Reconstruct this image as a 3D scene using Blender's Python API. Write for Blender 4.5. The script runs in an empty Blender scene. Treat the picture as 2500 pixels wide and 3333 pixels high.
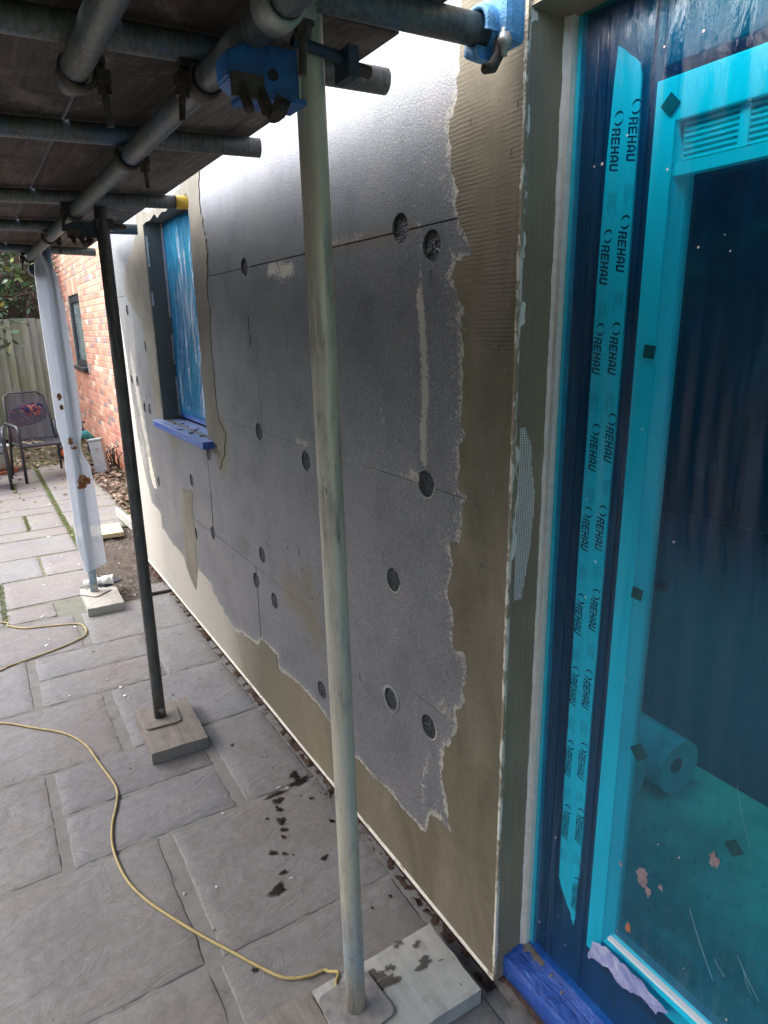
import bpy, bmesh, math, random
import numpy as np
from mathutils import Vector, Matrix, noise
from mathutils.geometry import tessellate_polygon
R = math.radians
rnd = random.Random(7)
S = bpy.context.scene
C = S.collection

# ------------------------------------------------------------------ camera, light, exposure
F = 2160.0
def _n(v): return v / np.linalg.norm(v)
dY = _n(np.array([-1373.0, -579.5, F]))
dD = np.array([135.0, 7733.5, F]); dD = _n(dD - dY * (_n(dD) @ dY) * np.linalg.norm(dD)); dD = _n(dD)
dX = np.cross(dD, dY)
H = 1.67
cam_d = bpy.data.cameras.new('camera'); cam = bpy.data.objects.new('camera', cam_d); C.objects.link(cam)
cam_d.sensor_fit = 'AUTO'; cam_d.sensor_width = 36; cam_d.lens = F / 3333 * 36
cam_d.clip_start = 0.02; cam_d.clip_end = 500
cam.matrix_world = Matrix((
    (dX[0], -dX[1], -dX[2], 0), (dY[0], -dY[1], -dY[2], 0), (-dD[0], dD[1], dD[2], H), (0, 0, 0, 1)))
S.camera = cam
SUN_EL, SUN_AZ = 42.0, 58.0          # azimuth measured from +Y towards -X
w = bpy.data.worlds.new('World'); S.world = w; w.use_nodes = True
wn = w.node_tree.nodes; wn.clear()
sky = wn.new('ShaderNodeTexSky'); sky.sky_type = 'NISHITA'; sky.sun_disc = False
sky.sun_elevation = R(SUN_EL); sky.sun_rotation = R(-SUN_AZ); sky.dust_density = 1.0; sky.air_density = 1.0; sky.ozone_density = 1.0
bg = wn.new('ShaderNodeBackground'); bg.inputs[1].default_value = 0.15
wo = wn.new('ShaderNodeOutputWorld')
w.node_tree.links.new(sky.outputs[0], bg.inputs[0]); w.node_tree.links.new(bg.outputs[0], wo.inputs[0])
sd = bpy.data.lights.new('sun', 'SUN'); sd.energy = 3.2; sd.angle = R(75); sd.color = (1, .95, .88)
sun = bpy.data.objects.new('sun', sd); C.objects.link(sun)
sv = Vector((-math.sin(R(SUN_AZ)) * math.cos(R(SUN_EL)), math.cos(R(SUN_AZ)) * math.cos(R(SUN_EL)), math.sin(R(SUN_EL))))
sun.rotation_euler = sv.to_track_quat('Z', 'Y').to_euler(); sun.location = sv * 30
S.view_settings.view_transform = 'Standard'; S.view_settings.look = 'None'
S.view_settings.exposure = 2.0; S.view_settings.gamma = 1; S.view_settings.use_curve_mapping = False

# ------------------------------------------------------------------ photo -> plane helpers (metric planes of the place)
def ray(x, y):
    r = np.array([x - 1250.0, y - 1666.5, F]); return float(r @ dX), float(r @ dY), float(-(r @ dD))
W = 0.905                       # X of the wall face
def wall(x, y, X=W):
    r = ray(x, y); t = X / r[0]; return (r[1] * t, H + r[2] * t)
def gnd(x, y, Z=0.0):
    r = ray(x, y); t = (Z - H) / r[2]; return (r[0] * t, r[1] * t)

# ------------------------------------------------------------------ materials
class N:
    def __init__(s, name):
        s.m = bpy.data.materials.new(name); s.m.use_nodes = True; s.t = s.m.node_tree; s.t.nodes.clear()
        s.out = s.t.nodes.new('ShaderNodeOutputMaterial')
    def n(s, typ, ins=None, **kw):
        q = s.t.nodes.new(typ)
        for k, v in kw.items(): setattr(q, k, v)
        for k, v in (ins or {}).items(): s.set(q.inputs[k], v)
        return q
    def set(s, sock, v):
        if isinstance(v, bpy.types.NodeSocket): s.t.links.new(v, sock)
        elif isinstance(v, (tuple, list)) and len(v) == 3 and sock.type == 'RGBA': sock.default_value = (*v, 1)
        else: sock.default_value = v
    def co(s, scale=(1, 1, 1), kind='Object'):
        tc = s.n('ShaderNodeTexCoord'); mp = s.n('ShaderNodeMapping', {0: tc.outputs[kind]})
        mp.inputs['Scale'].default_value = scale if isinstance(scale, tuple) else (scale,) * 3
        return mp.outputs[0]
    def pos(s, scale=(1, 1, 1)):
        g = s.n('ShaderNodeNewGeometry'); mp = s.n('ShaderNodeMapping', {0: g.outputs['Position']})
        mp.inputs['Scale'].default_value = scale if isinstance(scale, tuple) else (scale,) * 3
        return mp.outputs[0]
    def noise(s, vec, scale=5, det=4, rough=.55, dist=0):
        q = s.n('ShaderNodeTexNoise', {'Vector': vec, 'Scale': scale, 'Detail': det, 'Roughness': rough, 'Distortion': dist}); return q.outputs[0]
    def voro(s, vec, scale=5, feat='F1'):
        q = s.n('ShaderNodeTexVoronoi', {'Vector': vec, 'Scale': scale}, feature=feat); return q.outputs[0]
    def ramp(s, fac, stops, interp='LINEAR'):
        q = s.n('ShaderNodeValToRGB', {0: fac}); cr = q.color_ramp; cr.interpolation = interp
        while len(cr.elements) < len(stops): cr.elements.new(.5)
        for e, (p, c) in zip(cr.elements, stops):
            e.position = p; e.color = (*c, 1) if isinstance(c, (tuple, list)) else (c, c, c, 1)
        return q.outputs[0]
    def mix(s, fac, a, b, mode='MIX'):
        q = s.n('ShaderNodeMix', data_type='RGBA', blend_type=mode)
        s.set(q.inputs[0], fac); s.set(q.inputs[6], a); s.set(q.inputs[7], b); return q.outputs[2]
    def math(s, op, a, b=0.0, clamp=False):
        q = s.n('ShaderNodeMath', operation=op, use_clamp=clamp); s.set(q.inputs[0], a); s.set(q.inputs[1], b); return q.outputs[0]
    def bump(s, h, strength=.3, dist=.01, nrm=None):
        i = {'Height': h, 'Strength': strength, 'Distance': dist}
        if nrm: i['Normal'] = nrm
        return s.n('ShaderNodeBump', i).outputs[0]
    def attr(s, name):
        return s.n('ShaderNodeAttribute', attribute_name=name).outputs['Fac']
    def bsdf(s, col, rough=.7, bump=None, metal=0, spec=.5, **kw):
        i = {'Base Color': col, 'Roughness': rough, 'Metallic': metal, 'Specular IOR Level': spec}
        if bump: i['Normal'] = bump
        i.update(kw)
        b = s.n('ShaderNodeBsdfPrincipled', i); s.t.links.new(b.outputs[0], s.out.inputs[0]); return s.m

def simple(name, col, rough=.6, metal=0, var=.25, scale=12, bumps=.15, bd=.004, spec=.5):
    k = N(name); c = k.co(); nz = k.noise(c, scale, 6, .65); nf = k.noise(c, scale * 9, 3)
    lo = tuple(x * (1 - var) for x in col); hi = tuple(min(1, x * (1 + var)) for x in col)
    cc = k.ramp(nz, [(.3, lo), (.7, hi)])
    return k.bsdf(cc, rough, k.bump(k.math('ADD', nz, nf), bumps, bd), metal, spec)

M = {}
def build_mats():
    # silvery graphite insulation board
    k = N('graphite_board'); p = k.pos(); sm = k.attr('smear')
    v = k.voro(p, 260); f = k.noise(p, 250, 4, .8); g = k.noise(p, 7, 5, .6); f2 = k.noise(p, 140, 4, .75)
    base = k.ramp(g, [(.3, (.150, .146, .148)), (.5, (.198, .197, .205)), (.7, (.225, .216, .214))])
    spk = k.ramp(f, [(.36, .60), (.50, .93), (.58, 1.15), (.65, 1.9)])
    base = k.mix(1.0, base, spk, 'MULTIPLY')
    cell = k.ramp(v, [(.0, 1.25), (.45, .85)]); base = k.mix(.8, base, cell, 'MULTIPLY')
    m = k.math('ADD', sm, k.math('MULTIPLY', k.math('SUBTRACT', f2, .5), 1.9))
    m = k.math('ADD', m, k.math('MULTIPLY', k.math('SUBTRACT', k.noise(p, 26, 4, .7), .5), .9))
    mask = k.ramp(m, [(.50, 0.0), (.60, 1.0)])
    scr = k.noise(k.pos((1, 5, 50)), 2.2, 5, .8); mask2 = k.ramp(scr, [(.70, 0.0), (.76, .35)])
    col = k.mix(mask, base, (.44, .41, .345)); col = k.mix(mask2, col, (.42, .40, .37))
    st = k.attr('dirt'); col = k.mix(st, col, (.17, .145, .085))
    h = k.math('ADD', k.math('MULTIPLY', v, .8), k.math('ADD', f, k.math('MULTIPLY', mask, .9)))
    rg = k.math('ADD', .50, k.math('MULTIPLY', mask, .4))
    mt = k.math('SUBTRACT', .22, k.math('MULTIPLY', mask, .2)); M['board'] = k.bsdf(col, rg, k.bump(h, .30, .0022), mt, .8)
    # basecoat render: dries from tan (wet) to pale with distance from the fresh patch (y)
    k = N('basecoat'); p = k.pos(); sep = k.n('ShaderNodeSeparateXYZ', {0: k.n('ShaderNodeNewGeometry').outputs['Position']})
    n1 = k.noise(p, 3.5, 5, .6); n2 = k.noise(k.pos((1, 3, 60)), 3, 4, .6); n3 = k.noise(p, 380, 2)
    dry = k.math('ADD', sep.outputs['Y'], k.math('MULTIPLY', k.math('SUBTRACT', n1, .5), .5))
    wet = k.ramp(k.noise(k.pos((1, 1.6, .8)), 4.0, 6, .65, .7), [(.3, (.135, .115, .077)), (.5, (.182, .155, .106)), (.7, (.232, .200, .145))])
    wy = k.ramp(k.math('DIVIDE', dry, 5.0), [(.38, (.24, .20, .13)), (.50, (.155, .14, .10)), (.56, (.21, .19, .145)), (.60, (.36, .33, .28)), (.95, (.48, .455, .41))])
    isnear = k.ramp(k.math('DIVIDE', dry, 5.0), [(.34, 0.0), (.46, 1.0)])
    col = k.mix(isnear, wet, wy); col = k.mix(.55, col, k.ramp(n2, [(.35, .88), (.65, 1.08)]), 'MULTIPLY')
    wv = k.n('ShaderNodeTexWave', {'Vector': p, 'Scale': 38.0, 'Distortion': 2.5, 'Detail': 2.0, 'Detail Scale': 1.5}, bands_direction='Z').outputs[1]
    up = k.ramp(k.math('DIVIDE', sep.outputs['Z'], 3.0), [(.44, 0.0), (.58, 1.0)])
    rib = k.math('MULTIPLY', k.math('MULTIPLY', wv, up), k.ramp(k.noise(p, 9, 3), [(.45, 0.0), (.6, 1.0)]))
    h = k.math('ADD', k.math('MULTIPLY', rib, .17), k.math('ADD', k.math('MULTIPLY', n3, .2), k.math('MULTIPLY', k.noise(k.pos((1, 2, 12)), 8, 4), .3)))
    M['coat'] = k.bsdf(col, .78, k.bump(h, .5, .004), 0, .3)
    # reveal render, olive and brushed
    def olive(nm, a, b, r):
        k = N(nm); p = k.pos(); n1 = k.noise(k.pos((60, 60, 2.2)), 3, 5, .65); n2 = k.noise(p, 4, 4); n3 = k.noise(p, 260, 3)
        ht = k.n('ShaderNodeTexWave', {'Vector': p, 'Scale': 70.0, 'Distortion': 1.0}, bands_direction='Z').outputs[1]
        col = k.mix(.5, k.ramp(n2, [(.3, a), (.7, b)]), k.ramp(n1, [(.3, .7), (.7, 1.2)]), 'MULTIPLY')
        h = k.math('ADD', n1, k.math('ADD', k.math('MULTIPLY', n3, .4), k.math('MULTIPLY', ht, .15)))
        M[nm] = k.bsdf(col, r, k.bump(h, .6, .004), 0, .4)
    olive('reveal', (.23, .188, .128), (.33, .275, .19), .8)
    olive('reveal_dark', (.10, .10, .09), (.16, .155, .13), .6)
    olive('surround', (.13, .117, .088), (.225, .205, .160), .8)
    k = N('plug'); p = k.pos(); v = k.voro(p, 210); n1 = k.noise(p, 120, 3)
    col = k.ramp(n1, [(.45, (.016, .017, .02)), (.74, (.10, .10, .105))])
    M['plug'] = k.bsdf(col, .6, k.bump(k.math('ADD', v, n1), .9, .004))
    # sandstone slabs
    k = N('sandstone'); p = k.pos(); oi = k.n('ShaderNodeObjectInfo').outputs['Random']
    n1 = k.noise(p, 3.2, 6, .6, .6); n2 = k.noise(p, 34, 5, .75); rv = k.noise(k.pos((2.6, 4.6, 4)), 2.4, 8, .66, 1.0); n4 = k.noise(p, 170, 3)
    gcol = k.ramp(n1, [(.25, (.178, .168, .162)), (.5, (.232, .222, .214)), (.75, (.262, .244, .230))])
    gcol = k.mix(k.ramp(k.noise(p, 1.7, 5, .65, 1.2), [(.42, 0.0), (.62, .75)]), gcol, (.212, .188, .176)); gcol = k.mix(k.ramp(k.noise(p, 6.5, 6, .75, .8), [(.55, 0.0), (.70, .45)]), gcol, (.30, .29, .28))
    tint = k.ramp(oi, [(0, (.90, .90, .93)), (.35, (1.02, .98, .97)), (.7, (.97, .99, 1.01)), (1, (1.04, 1.0, .97))])
    gcol = k.mix(1, gcol, tint, 'MULTIPLY'); gcol = k.mix(.7, gcol, k.ramp(n2, [(.3, .72), (.55, 1.0), (.75, 1.22)]), 'MULTIPLY')
    sepy = k.n('ShaderNodeSeparateXYZ', {0: k.n('ShaderNodeNewGeometry').outputs['Position']}).outputs['Y']
    moss = k.math('MULTIPLY', k.ramp(k.math('DIVIDE', sepy, 12.0), [(.36, 0.0), (.6, 1.0)]), k.ramp(n1, [(.45, 0.0), (.7, .55)]))
    gcol = k.mix(moss, gcol, (.19, .20, .12))
    gcol = k.mix(k.ramp(k.noise(p, 55, 3, .8), [(.70, 0.0), (.74, .6)]), gcol, (.50, .48, .45))
    gcol = k.mix(k.ramp(k.noise(p, 21, 4, .8), [(.66, 0.0), (.72, .5)]), gcol, (.10, .09, .085))
    h = k.math('ADD', k.math('MULTIPLY', rv, 2.4), k.math('ADD', k.math('MULTIPLY', n2, .55), k.math('MULTIPLY', n4, .16)))
    h = k.math('ADD', h, k.math('MULTIPLY', k.ramp(rv, [(.50, 0.0), (.512, 1.0)]), .45))
    M['slab'] = k.bsdf(gcol, .52, k.bump(h, .46, .007), 0, .4)
    k = N('mortar'); p = k.pos(); n1 = k.noise(p, 14, 6, .7); n2 = k.noise(p, 130, 3)
    sepy = k.n('ShaderNodeSeparateXYZ', {0: k.n('ShaderNodeNewGeometry').outputs['Position']}).outputs['Y']
    mc = k.ramp(n1, [(.30, (.08, .072, .065)), (.40, (.19, .178, .166)), (.7, (.245, .232, .217))])
    ms = k.math('MULTIPLY', k.ramp(k.math('DIVIDE', sepy, 10.0), [(.34, 0.0), (.62, 1.0)]), k.ramp(k.noise(p, 9, 5, .7), [(.30, 0.0), (.48, .95)]))
    mc = k.mix(ms, mc, (.075, .095, .025))
    M['mortar'] = k.bsdf(mc, .85, k.bump(k.math('ADD', n1, k.math('MULTIPLY', n2, .25)), .5, .007))
    k = N('soil'); p = k.pos(); n1 = k.noise(p, 8, 6, .7); v = k.voro(p, 60); n2 = k.noise(p, 90, 4, .8)
    sc = k.ramp(n1, [(.3, (.055, .04, .033)), (.5, (.115, .09, .075)), (.72, (.17, .14, .12))])
    sc = k.mix(k.ramp(n2, [(.62, 0.0), (.70, .8)]), sc, (.30, .26, .21))
    M['soil'] = k.bsdf(sc, .95, k.bump(k.math('ADD', v, n2), 1.0, .02))
    k = N('moss_soil'); p = k.pos(); n1 = k.noise(p, 5, 6, .7); n2 = k.noise(p, 90, 4, .8)
    sc = k.ramp(n1, [(.35, (.09, .07, .055)), (.5, (.12, .12, .04)), (.65, (.16, .13, .10))])
    sc = k.mix(k.ramp(n2, [(.60, 0.0), (.68, .8)]), sc, (.33, .25, .17))
    M['moss_soil'] = k.bsdf(sc, .95, k.bump(n2, 1.0, .02))
    # galvanised tubes
    def tubem(nm, a, b, warm=0.0, blue=0.0):
        k = N(nm); p = k.pos(); n1 = k.noise(p, 11, 6, .7); n2 = k.noise(k.pos((40, 40, 3)), 3, 5, .7); n3 = k.noise(p, 90, 4, .7)
        col = k.ramp(n1, [(.3, a), (.7, b)])
        col = k.mix(.8, col, k.ramp(n2, [(.32, .5), (.5, .95), (.68, 1.5)]), 'MULTIPLY'); col = k.mix(k.ramp(k.noise(k.pos((90, 90, 6)), 3, 3, .8), [(.68, 0.0), (.74, .6)]), col, tuple(q * .4 for q in a))
        if warm: col = k.mix(k.ramp(k.noise(k.pos((6, 6, 1.6)), 2.2, 5, .7), [(.40, 0.0), (.52, warm)]), col, (.60, .56, .45))
        if warm:
            zz = k.n('ShaderNodeSeparateXYZ', {0: k.n('ShaderNodeNewGeometry').outputs['Position']}).outputs['Z']
            col = k.mix(k.math('MULTIPLY', k.ramp(zz, [(.10, 0.0), (.20, 1.0), (.30, .8), (.42, 0.0)]), k.ramp(n1, [(.38, .0), (.58, .6)])), col, (.24, .36, .44))
        if blue: col = k.mix(k.ramp(k.noise(p, 5, 4, .7), [(.55, 0.0), (.68, blue)]), col, (.07, .16, .30))
        col = k.mix(k.ramp(k.noise(k.pos((1, 1, .35)), 42, 5, .8), [(.62, 0.0), (.70, .8)]), col, (.085, .06, .04))
        col = k.mix(k.ramp(k.noise(p, 24, 5, .85), [(.64, 0.0), (.68, .75)]), col, tuple(min(1, q * 1.25) for q in b))
        M[nm] = k.bsdf(col, k.ramp(n1, [(.35, .34), (.65, .62)]), k.bump(k.math('ADD', n1, k.math('MULTIPLY', n3, .6)), .5, .004), .3, .5)
    tubem('tube_near', (.40, .355, .30), (.58, .52, .43), .9)
    tubem('tube_dark', (.065, .065, .065), (.12, .115, .105))
    tubem('tube', (.10, .11, .115), (.20, .205, .195), .0, .55)
    tubem('tube_blue', (.20, .30, .42), (.36, .42, .46), .0, .8)
    M['iron'] = simple('rusty_iron', (.085, .07, .055), .55, .5, .5, 40, .4)
    M['galv'] = simple('galvanised_clamp', (.42, .42, .38), .45, .5, .35, 30, .4)
    M['brass'] = simple('bolt_steel', (.20, .17, .12), .4, .6, .4, 60, .3)
    M['blue'] = simple('blue_painted_steel', (.025, .13, .36), .45, 0, .5, 25, .4)
    M['navy'] = simple('dark_blue_steel', (.03, .05, .075), .5, 0, .4, 25, .4)
    M['yellow'] = simple('yellow_tape', (.75, .45, .05), .5, 0, .2)
    k = N('deck_board'); oi = k.n('ShaderNodeObjectInfo').outputs['Random']; p = k.pos((14, .9, 14)); n1 = k.noise(p, 3, 6, .7, .6); n2 = k.noise(k.pos(), 4, 5, .7)
    bc = k.ramp(oi, [(0, (.075, .052, .042)), (.4, (.12, .098, .084)), (.7, (.155, .14, .13)), (1, (.085, .06, .05))])
    bc = k.mix(.9, bc, k.ramp(n1, [(.3, .35), (.5, .95), (.70, 1.7)]), 'MULTIPLY')
    bc = k.mix(k.ramp(n2, [(.50, 0.0), (.62, .8)]), bc, (.045, .034, .030)); bc = k.mix(k.ramp(k.noise(k.pos((1, .5, 1)), 5.5, 6, .8, .6), [(.54, 0.0), (.66, .7)]), bc, (.24, .20, .17)); bc = k.mix(k.ramp(k.noise(k.pos((4, 2, 4)), 6, 4, .8), [(.66, 0.0), (.70, .7)]), bc, (.02, .016, .014))
    M['deck'] = k.bsdf(bc, .85, k.bump(n1, .6, .006))
    def wood(nm, a, b):
        k = N(nm); p = k.pos((30, 2.5, 30)); n1 = k.noise(p, 2, 6, .7, .5); n2 = k.noise(k.pos(), 18, 5, .7)
        col = k.mix(k.ramp(n2, [(.5, 0.0), (.75, .6)]), k.ramp(n1, [(.3, a), (.7, b)]), tuple(x * .55 for x in a))
        M[nm] = k.bsdf(col, .8, k.bump(n1, .4, .004))
    wood('pad_wood', (.19, .165, .14), (.29, .25, .215)); wood('pad_pale', (.36, .34, .30), (.50, .47, .42)); wood('pine', (.50, .42, .22), (.62, .54, .33))
    wood('concrete_board', (.36, .35, .32), (.47, .455, .42))
    # bricks
    k = N('brick'); oi = k.n('ShaderNodeObjectInfo').outputs['Random']; ri = k.n('ShaderNodeNewGeometry').outputs['Random Per Island']
    rr = k.math('FRACT', k.math('ADD', oi, ri)); p = k.pos(); n1 = k.noise(p, 22, 5, .7)
    col = k.ramp(rr, [(0, (.50, .20, .13)), (.22, (.58, .27, .18)), (.42, (.50, .24, .15)), (.60, (.62, .42, .30)), (.68, (.40, .16, .11)), (.80, (.25, .17, .16)), (.88, (.50, .24, .16)), (1, (.62, .40, .28))], 'CONSTANT')
    col = k.mix(.5, col, k.ramp(n1, [(.3, .7), (.7, 1.3)]), 'MULTIPLY')
    M['brick'] = k.bsdf(col, .9, k.bump(n1, .6, .01))
    M['brick_mortar'] = simple('brick_mortar', (.30, .25, .20), .95)
    M['plinth'] = simple('plinth_brick', (.16, .095, .075), .95, 0, .5, 26, 1.0, .03)
    # fence
    k = N('fence_board'); oi = k.n('ShaderNodeObjectInfo').outputs['Random']; p = k.pos((12, 12, .8)); n1 = k.noise(p, 2.4, 6, .7, .4); n2 = k.noise(k.pos((3, 3, 1.2)), 1.4, 4)
    col = k.ramp(n1, [(.3, (.24, .23, .16)), (.55, (.42, .40, .31)), (.75, (.52, .50, .41))])
    col = k.mix(k.ramp(n2, [(.35, 0.0), (.62, .8)]), col, (.29, .31, .15)); col = k.mix(1, col, k.ramp(oi, [(0, .8), (1, 1.15)]), 'MULTIPLY')
    M['fence'] = k.bsdf(col, .9, k.bump(n1, .4, .006))
    # white plastics, bead, mesh
    M['bead'] = simple('white_bead', (.80, .76, .68), .5, 0, .12, 60, .3)
    M['bead_dirty'] = simple('white_bead_smeared', (.62, .58, .48), .6, 0, .3, 50, .6)
    for nm, z_ in (('bead_patchy', .50), ('bead_patchy2', .40)):
        k = N(nm); p = k.pos(); m = k.ramp(k.noise(k.pos((20, 9, 5)), 2.2, 5, .75), [(z_ - .03, 0.0), (z_ + .03, 1.0)])
        M[nm] = k.bsdf(k.mix(m, (.30, .25, .165), (.74, .69, .58)), .6, k.bump(k.noise(p, 120, 3), .8, .004))
    M['rim_grey'] = simple('worn_board_rim', (.26, .255, .26), .6, 0, .3, 50, .5)
    M['mesh'] = simple('glass_fibre_mesh', (.86, .84, .80), .5, 0, .1)
    # door materials
    M['upvc'] = simple('white_upvc', (.88, .88, .88), .35, 0, .03, 5, .02)
    M['frame'] = simple('dark_foiled_frame', (.035, .045, .085), .35, 0, .3, 10, .05)
    M['print'] = simple('black_print', (.006, .012, .03), .5, 0, .1, 5, .0)
    M['smallprint'] = simple('small_print', (.10, .16, .2), .5, 0, .1, 5, .0)
    M['brown'] = simple('brown_spacer', (.30, .09, .05), .6, 0, .2)
    def film(nm, T, haze, stretch, bstr, hz=.14, seed=0, spec=1.0, bd=.012):
        k = N(nm); p = k.pos(); s1 = k.noise(k.pos(stretch), 3.0, 6, .7, .8); s2 = k.noise(k.pos(tuple(x * 2.7 for x in stretch)), 3.0, 4, .6, .4)
        n0 = k.noise(p, 2.2, 4, .6)
        b = k.bump(k.math('ADD', s1, k.math('MULTIPLY', s2, .35)), bstr, bd)
        tr = k.n('ShaderNodeBsdfTransparent', {0: T}); gl = k.n('ShaderNodeBsdfGlossy', {0: (1, 1, 1), 'Roughness': .07, 'Normal': b})
        df = k.n('ShaderNodeBsdfDiffuse', {0: haze, 'Normal': b})
        hf = k.math('MULTIPLY', k.ramp(k.math('MULTIPLY', s1, k.math('ADD', n0, .5)), [(.46, .55), (.62, 1.0)]), hz)
        m1 = k.n('ShaderNodeMixShader', {0: hf, 1: tr.outputs[0], 2: df.outputs[0]})
        fc = k.n('ShaderNodeLayerWeight', {'Blend': .5, 'Normal': b}).outputs['Facing']; fr = k.math('MULTIPLY', k.math('ADD', k.math('MULTIPLY', k.math('POWER', fc, 4.0), .8), .045), spec, True)
        m2 = k.n('ShaderNodeMixShader', {0: fr, 1: m1.outputs[0], 2: gl.outputs[0]})
        k.t.links.new(m2.outputs[0], k.out.inputs[0]); M[nm] = k.m
    film('door_film', (.030, .86, 1.0), (.010, .13, .42), (2, 10, .9), .36, .15, bd=.02)
    film('window_film', (.03, .62, 1.0), (.03, .50, .85), (2, 46, 2.6), 1.0, .75, bd=.03)
    film('glass', (.85, .92, .9), (.2, .25, .25), (2, 2, 2), .02, .02)
    film('clear_glass', (.35, .42, .42), (.4, .5, .5), (2, 2, 2), .02, .6)
    k = N('polythene'); p = k.pos((9, 9, 1.0)); n1 = k.noise(p, 2.4, 5, .6, .5); b = k.bump(n1, .5, .02)
    col = k.ramp(n1, [(.3, (.84, .86, .90)), (.7, (.95, .95, .97))])
    tl = k.n('ShaderNodeBsdfTranslucent', {0: (.75, .78, .84)}); df = k.n('ShaderNodeBsdfPrincipled', {'Base Color': col, 'Roughness': .3, 'Normal': b})
    tp = k.n('ShaderNodeBsdfTransparent', {0: (.85, .88, .93)})
    m1 = k.n('ShaderNodeMixShader', {0: .35, 1: df.outputs[0], 2: tl.outputs[0]}); m2 = k.n('ShaderNodeMixShader', {0: .36, 1: m1.outputs[0], 2: tp.outputs[0]})
    k.t.links.new(m2.outputs[0], k.out.inputs[0]); M['poly'] = k.m
    # blue tape / foil on sills
    k = N('blue_foil'); p = k.pos(); n1 = k.noise(p, 26, 5, .7, .8); n2 = k.noise(k.pos((20, 4, 20)), 5, 4, .6)
    col = k.ramp(n1, [(.3, (.02, .06, .30)), (.6, (.035, .12, .48)), (.8, (.12, .24, .58))])
    col = k.mix(k.ramp(k.noise(p, 60, 4, .8), [(.68, 0.0), (.74, .8)]), col, (.40, .37, .32))
    M['blue_foil'] = k.bsdf(col, .32, k.bump(k.math('ADD', n1, n2), .8, .008))
    k = N('blue_foil_dusty'); p = k.pos(); n1 = k.noise(p, 20, 5, .7, .8)
    col = k.ramp(n1, [(.3, (.14, .21, .46)), (.55, (.27, .34, .55)), (.75, (.42, .47, .60))])
    col = k.mix(k.ramp(k.noise(p, 45, 5, .8), [(.62, 0.0), (.68, .7)]), col, (.10, .10, .14))
    M['blue_foil_dusty'] = k.bsdf(col, .35, k.bump(n1, .7, .006))
    M['lilac'] = None
    k = N('peeled_foil'); p = k.pos(); n1 = k.noise(p, 18, 5, .8, 1.5)
    col = k.ramp(n1, [(.35, (.22, .30, .62)), (.5, (.42, .42, .72)), (.7, (.75, .80, .92))])
    M['lilac'] = k.bsdf(col, .3, k.bump(n1, .8, .01))
    M['cyan_tape'] = simple('cyan_tape', (.02, .52, .66), .4, 0, .15, 20, .2)
    M['splat'] = simple('dried_render_splash', (.46, .38, .30), .85, 0, .4, 80, 1, .01)
    M['pinksplat'] = simple('pale_mortar_splash', (.70, .50, .50), .85, 0, .3, 80, 1, .01)
    M['wetstain'] = simple('wet_stain', (.055, .05, .045), .35, 0, .4, 60, .5)
    for nm, tc_ in (('wetstain', (.46, .44, .43)), ('wetfringe', (.62, .60, .58))):
        k = N(nm); tr = k.n('ShaderNodeBsdfTransparent', {0: tc_}); gl = k.n('ShaderNodeBsdfGlossy', {0: (1, 1, 1), 'Roughness': .25})
        m1 = k.n('ShaderNodeMixShader', {0: .035 if nm == 'wetstain' else .0, 1: tr.outputs[0], 2: gl.outputs[0]}); k.t.links.new(m1.outputs[0], k.out.inputs[0]); M[nm] = k.m
    M['cable'] = simple('yellow_cable', (.46, .35, .14), .5, 0, .2, 30, .3)
    M['chair'] = simple('dark_steel_chair', (.03, .033, .04), .45, .2, .2)
    k = N('chair_mesh'); ch = k.n('ShaderNodeTexChecker', {'Vector': k.co(), 'Scale': 130.0}).outputs[1]
    df = k.n('ShaderNodeBsdfPrincipled', {'Base Color': (.05, .055, .075), 'Roughness': .6}); tp = k.n('ShaderNodeBsdfTransparent', {0: (1, 1, 1)})
    m1 = k.n('ShaderNodeMixShader', {0: .33, 1: df.outputs[0], 2: tp.outputs[0]}); k.t.links.new(m1.outputs[0], k.out.inputs[0]); M['chair_mesh'] = k.m
    k = N('cushion'); p = k.co(); n1 = k.noise(p, 7, 4, .6, 1.0)
    M['cushion'] = k.bsdf(k.ramp(n1, [(.38, (.015, .015, .06)), (.47, (.16, .02, .025)), (.53, (.30, .22, .15)), (.56, (.015, .015, .06)), (.7, (.12, .015, .02))], 'CONSTANT'), .9)
    M['pot'] = simple('glazed_pot', (.40, .45, .42), .35, 0, .3, 14)
    M['terracotta'] = simple('terracotta', (.45, .17, .08), .8)
    M['grey_box'] = simple('grey_plastic_box', (.33, .35, .34), .6, 0, .2, 16, .3)
    M['orange'] = simple('orange_plastic', (.85, .22, .08), .4, 0, .1)
    M['teal'] = simple('teal_plastic', (.04, .36, .38), .4, 0, .1)
    M['black'] = simple('black_plastic', (.02, .02, .022), .5, 0, .3)
    M['white_pvc'] = simple('white_pipe', (.78, .78, .76), .35, 0, .1, 30)
    M['grate'] = simple('cast_grate', (.05, .055, .06), .55, .3, .3, 40)
    M['grate_grey'] = simple('weathered_grate', (.26, .24, .23), .7, .1, .3, 40)
    k = N('leaf'); oi = k.n('ShaderNodeNewGeometry').outputs['Random Per Island']
    M['leaf'] = k.bsdf(k.ramp(oi, [(0, (.03, .075, .025)), (.5, (.055, .12, .04)), (.8, (.09, .16, .05)), (.93, (.14, .20, .06)), (1, (.45, .42, .12))]), .45)
    k = N('leaf_dead'); oi = k.n('ShaderNodeNewGeometry').outputs['Random Per Island']
    M['leaf_dead'] = k.bsdf(k.ramp(oi, [(0, (.07, .045, .03)), (.4, (.13, .085, .06)), (.8, (.22, .15, .10)), (.95, (.36, .28, .20)), (1, (.5, .4, .3))]), .8)
    k = N('leaf_rust'); oi = k.n('ShaderNodeNewGeometry').outputs['Random Per Island']
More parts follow.
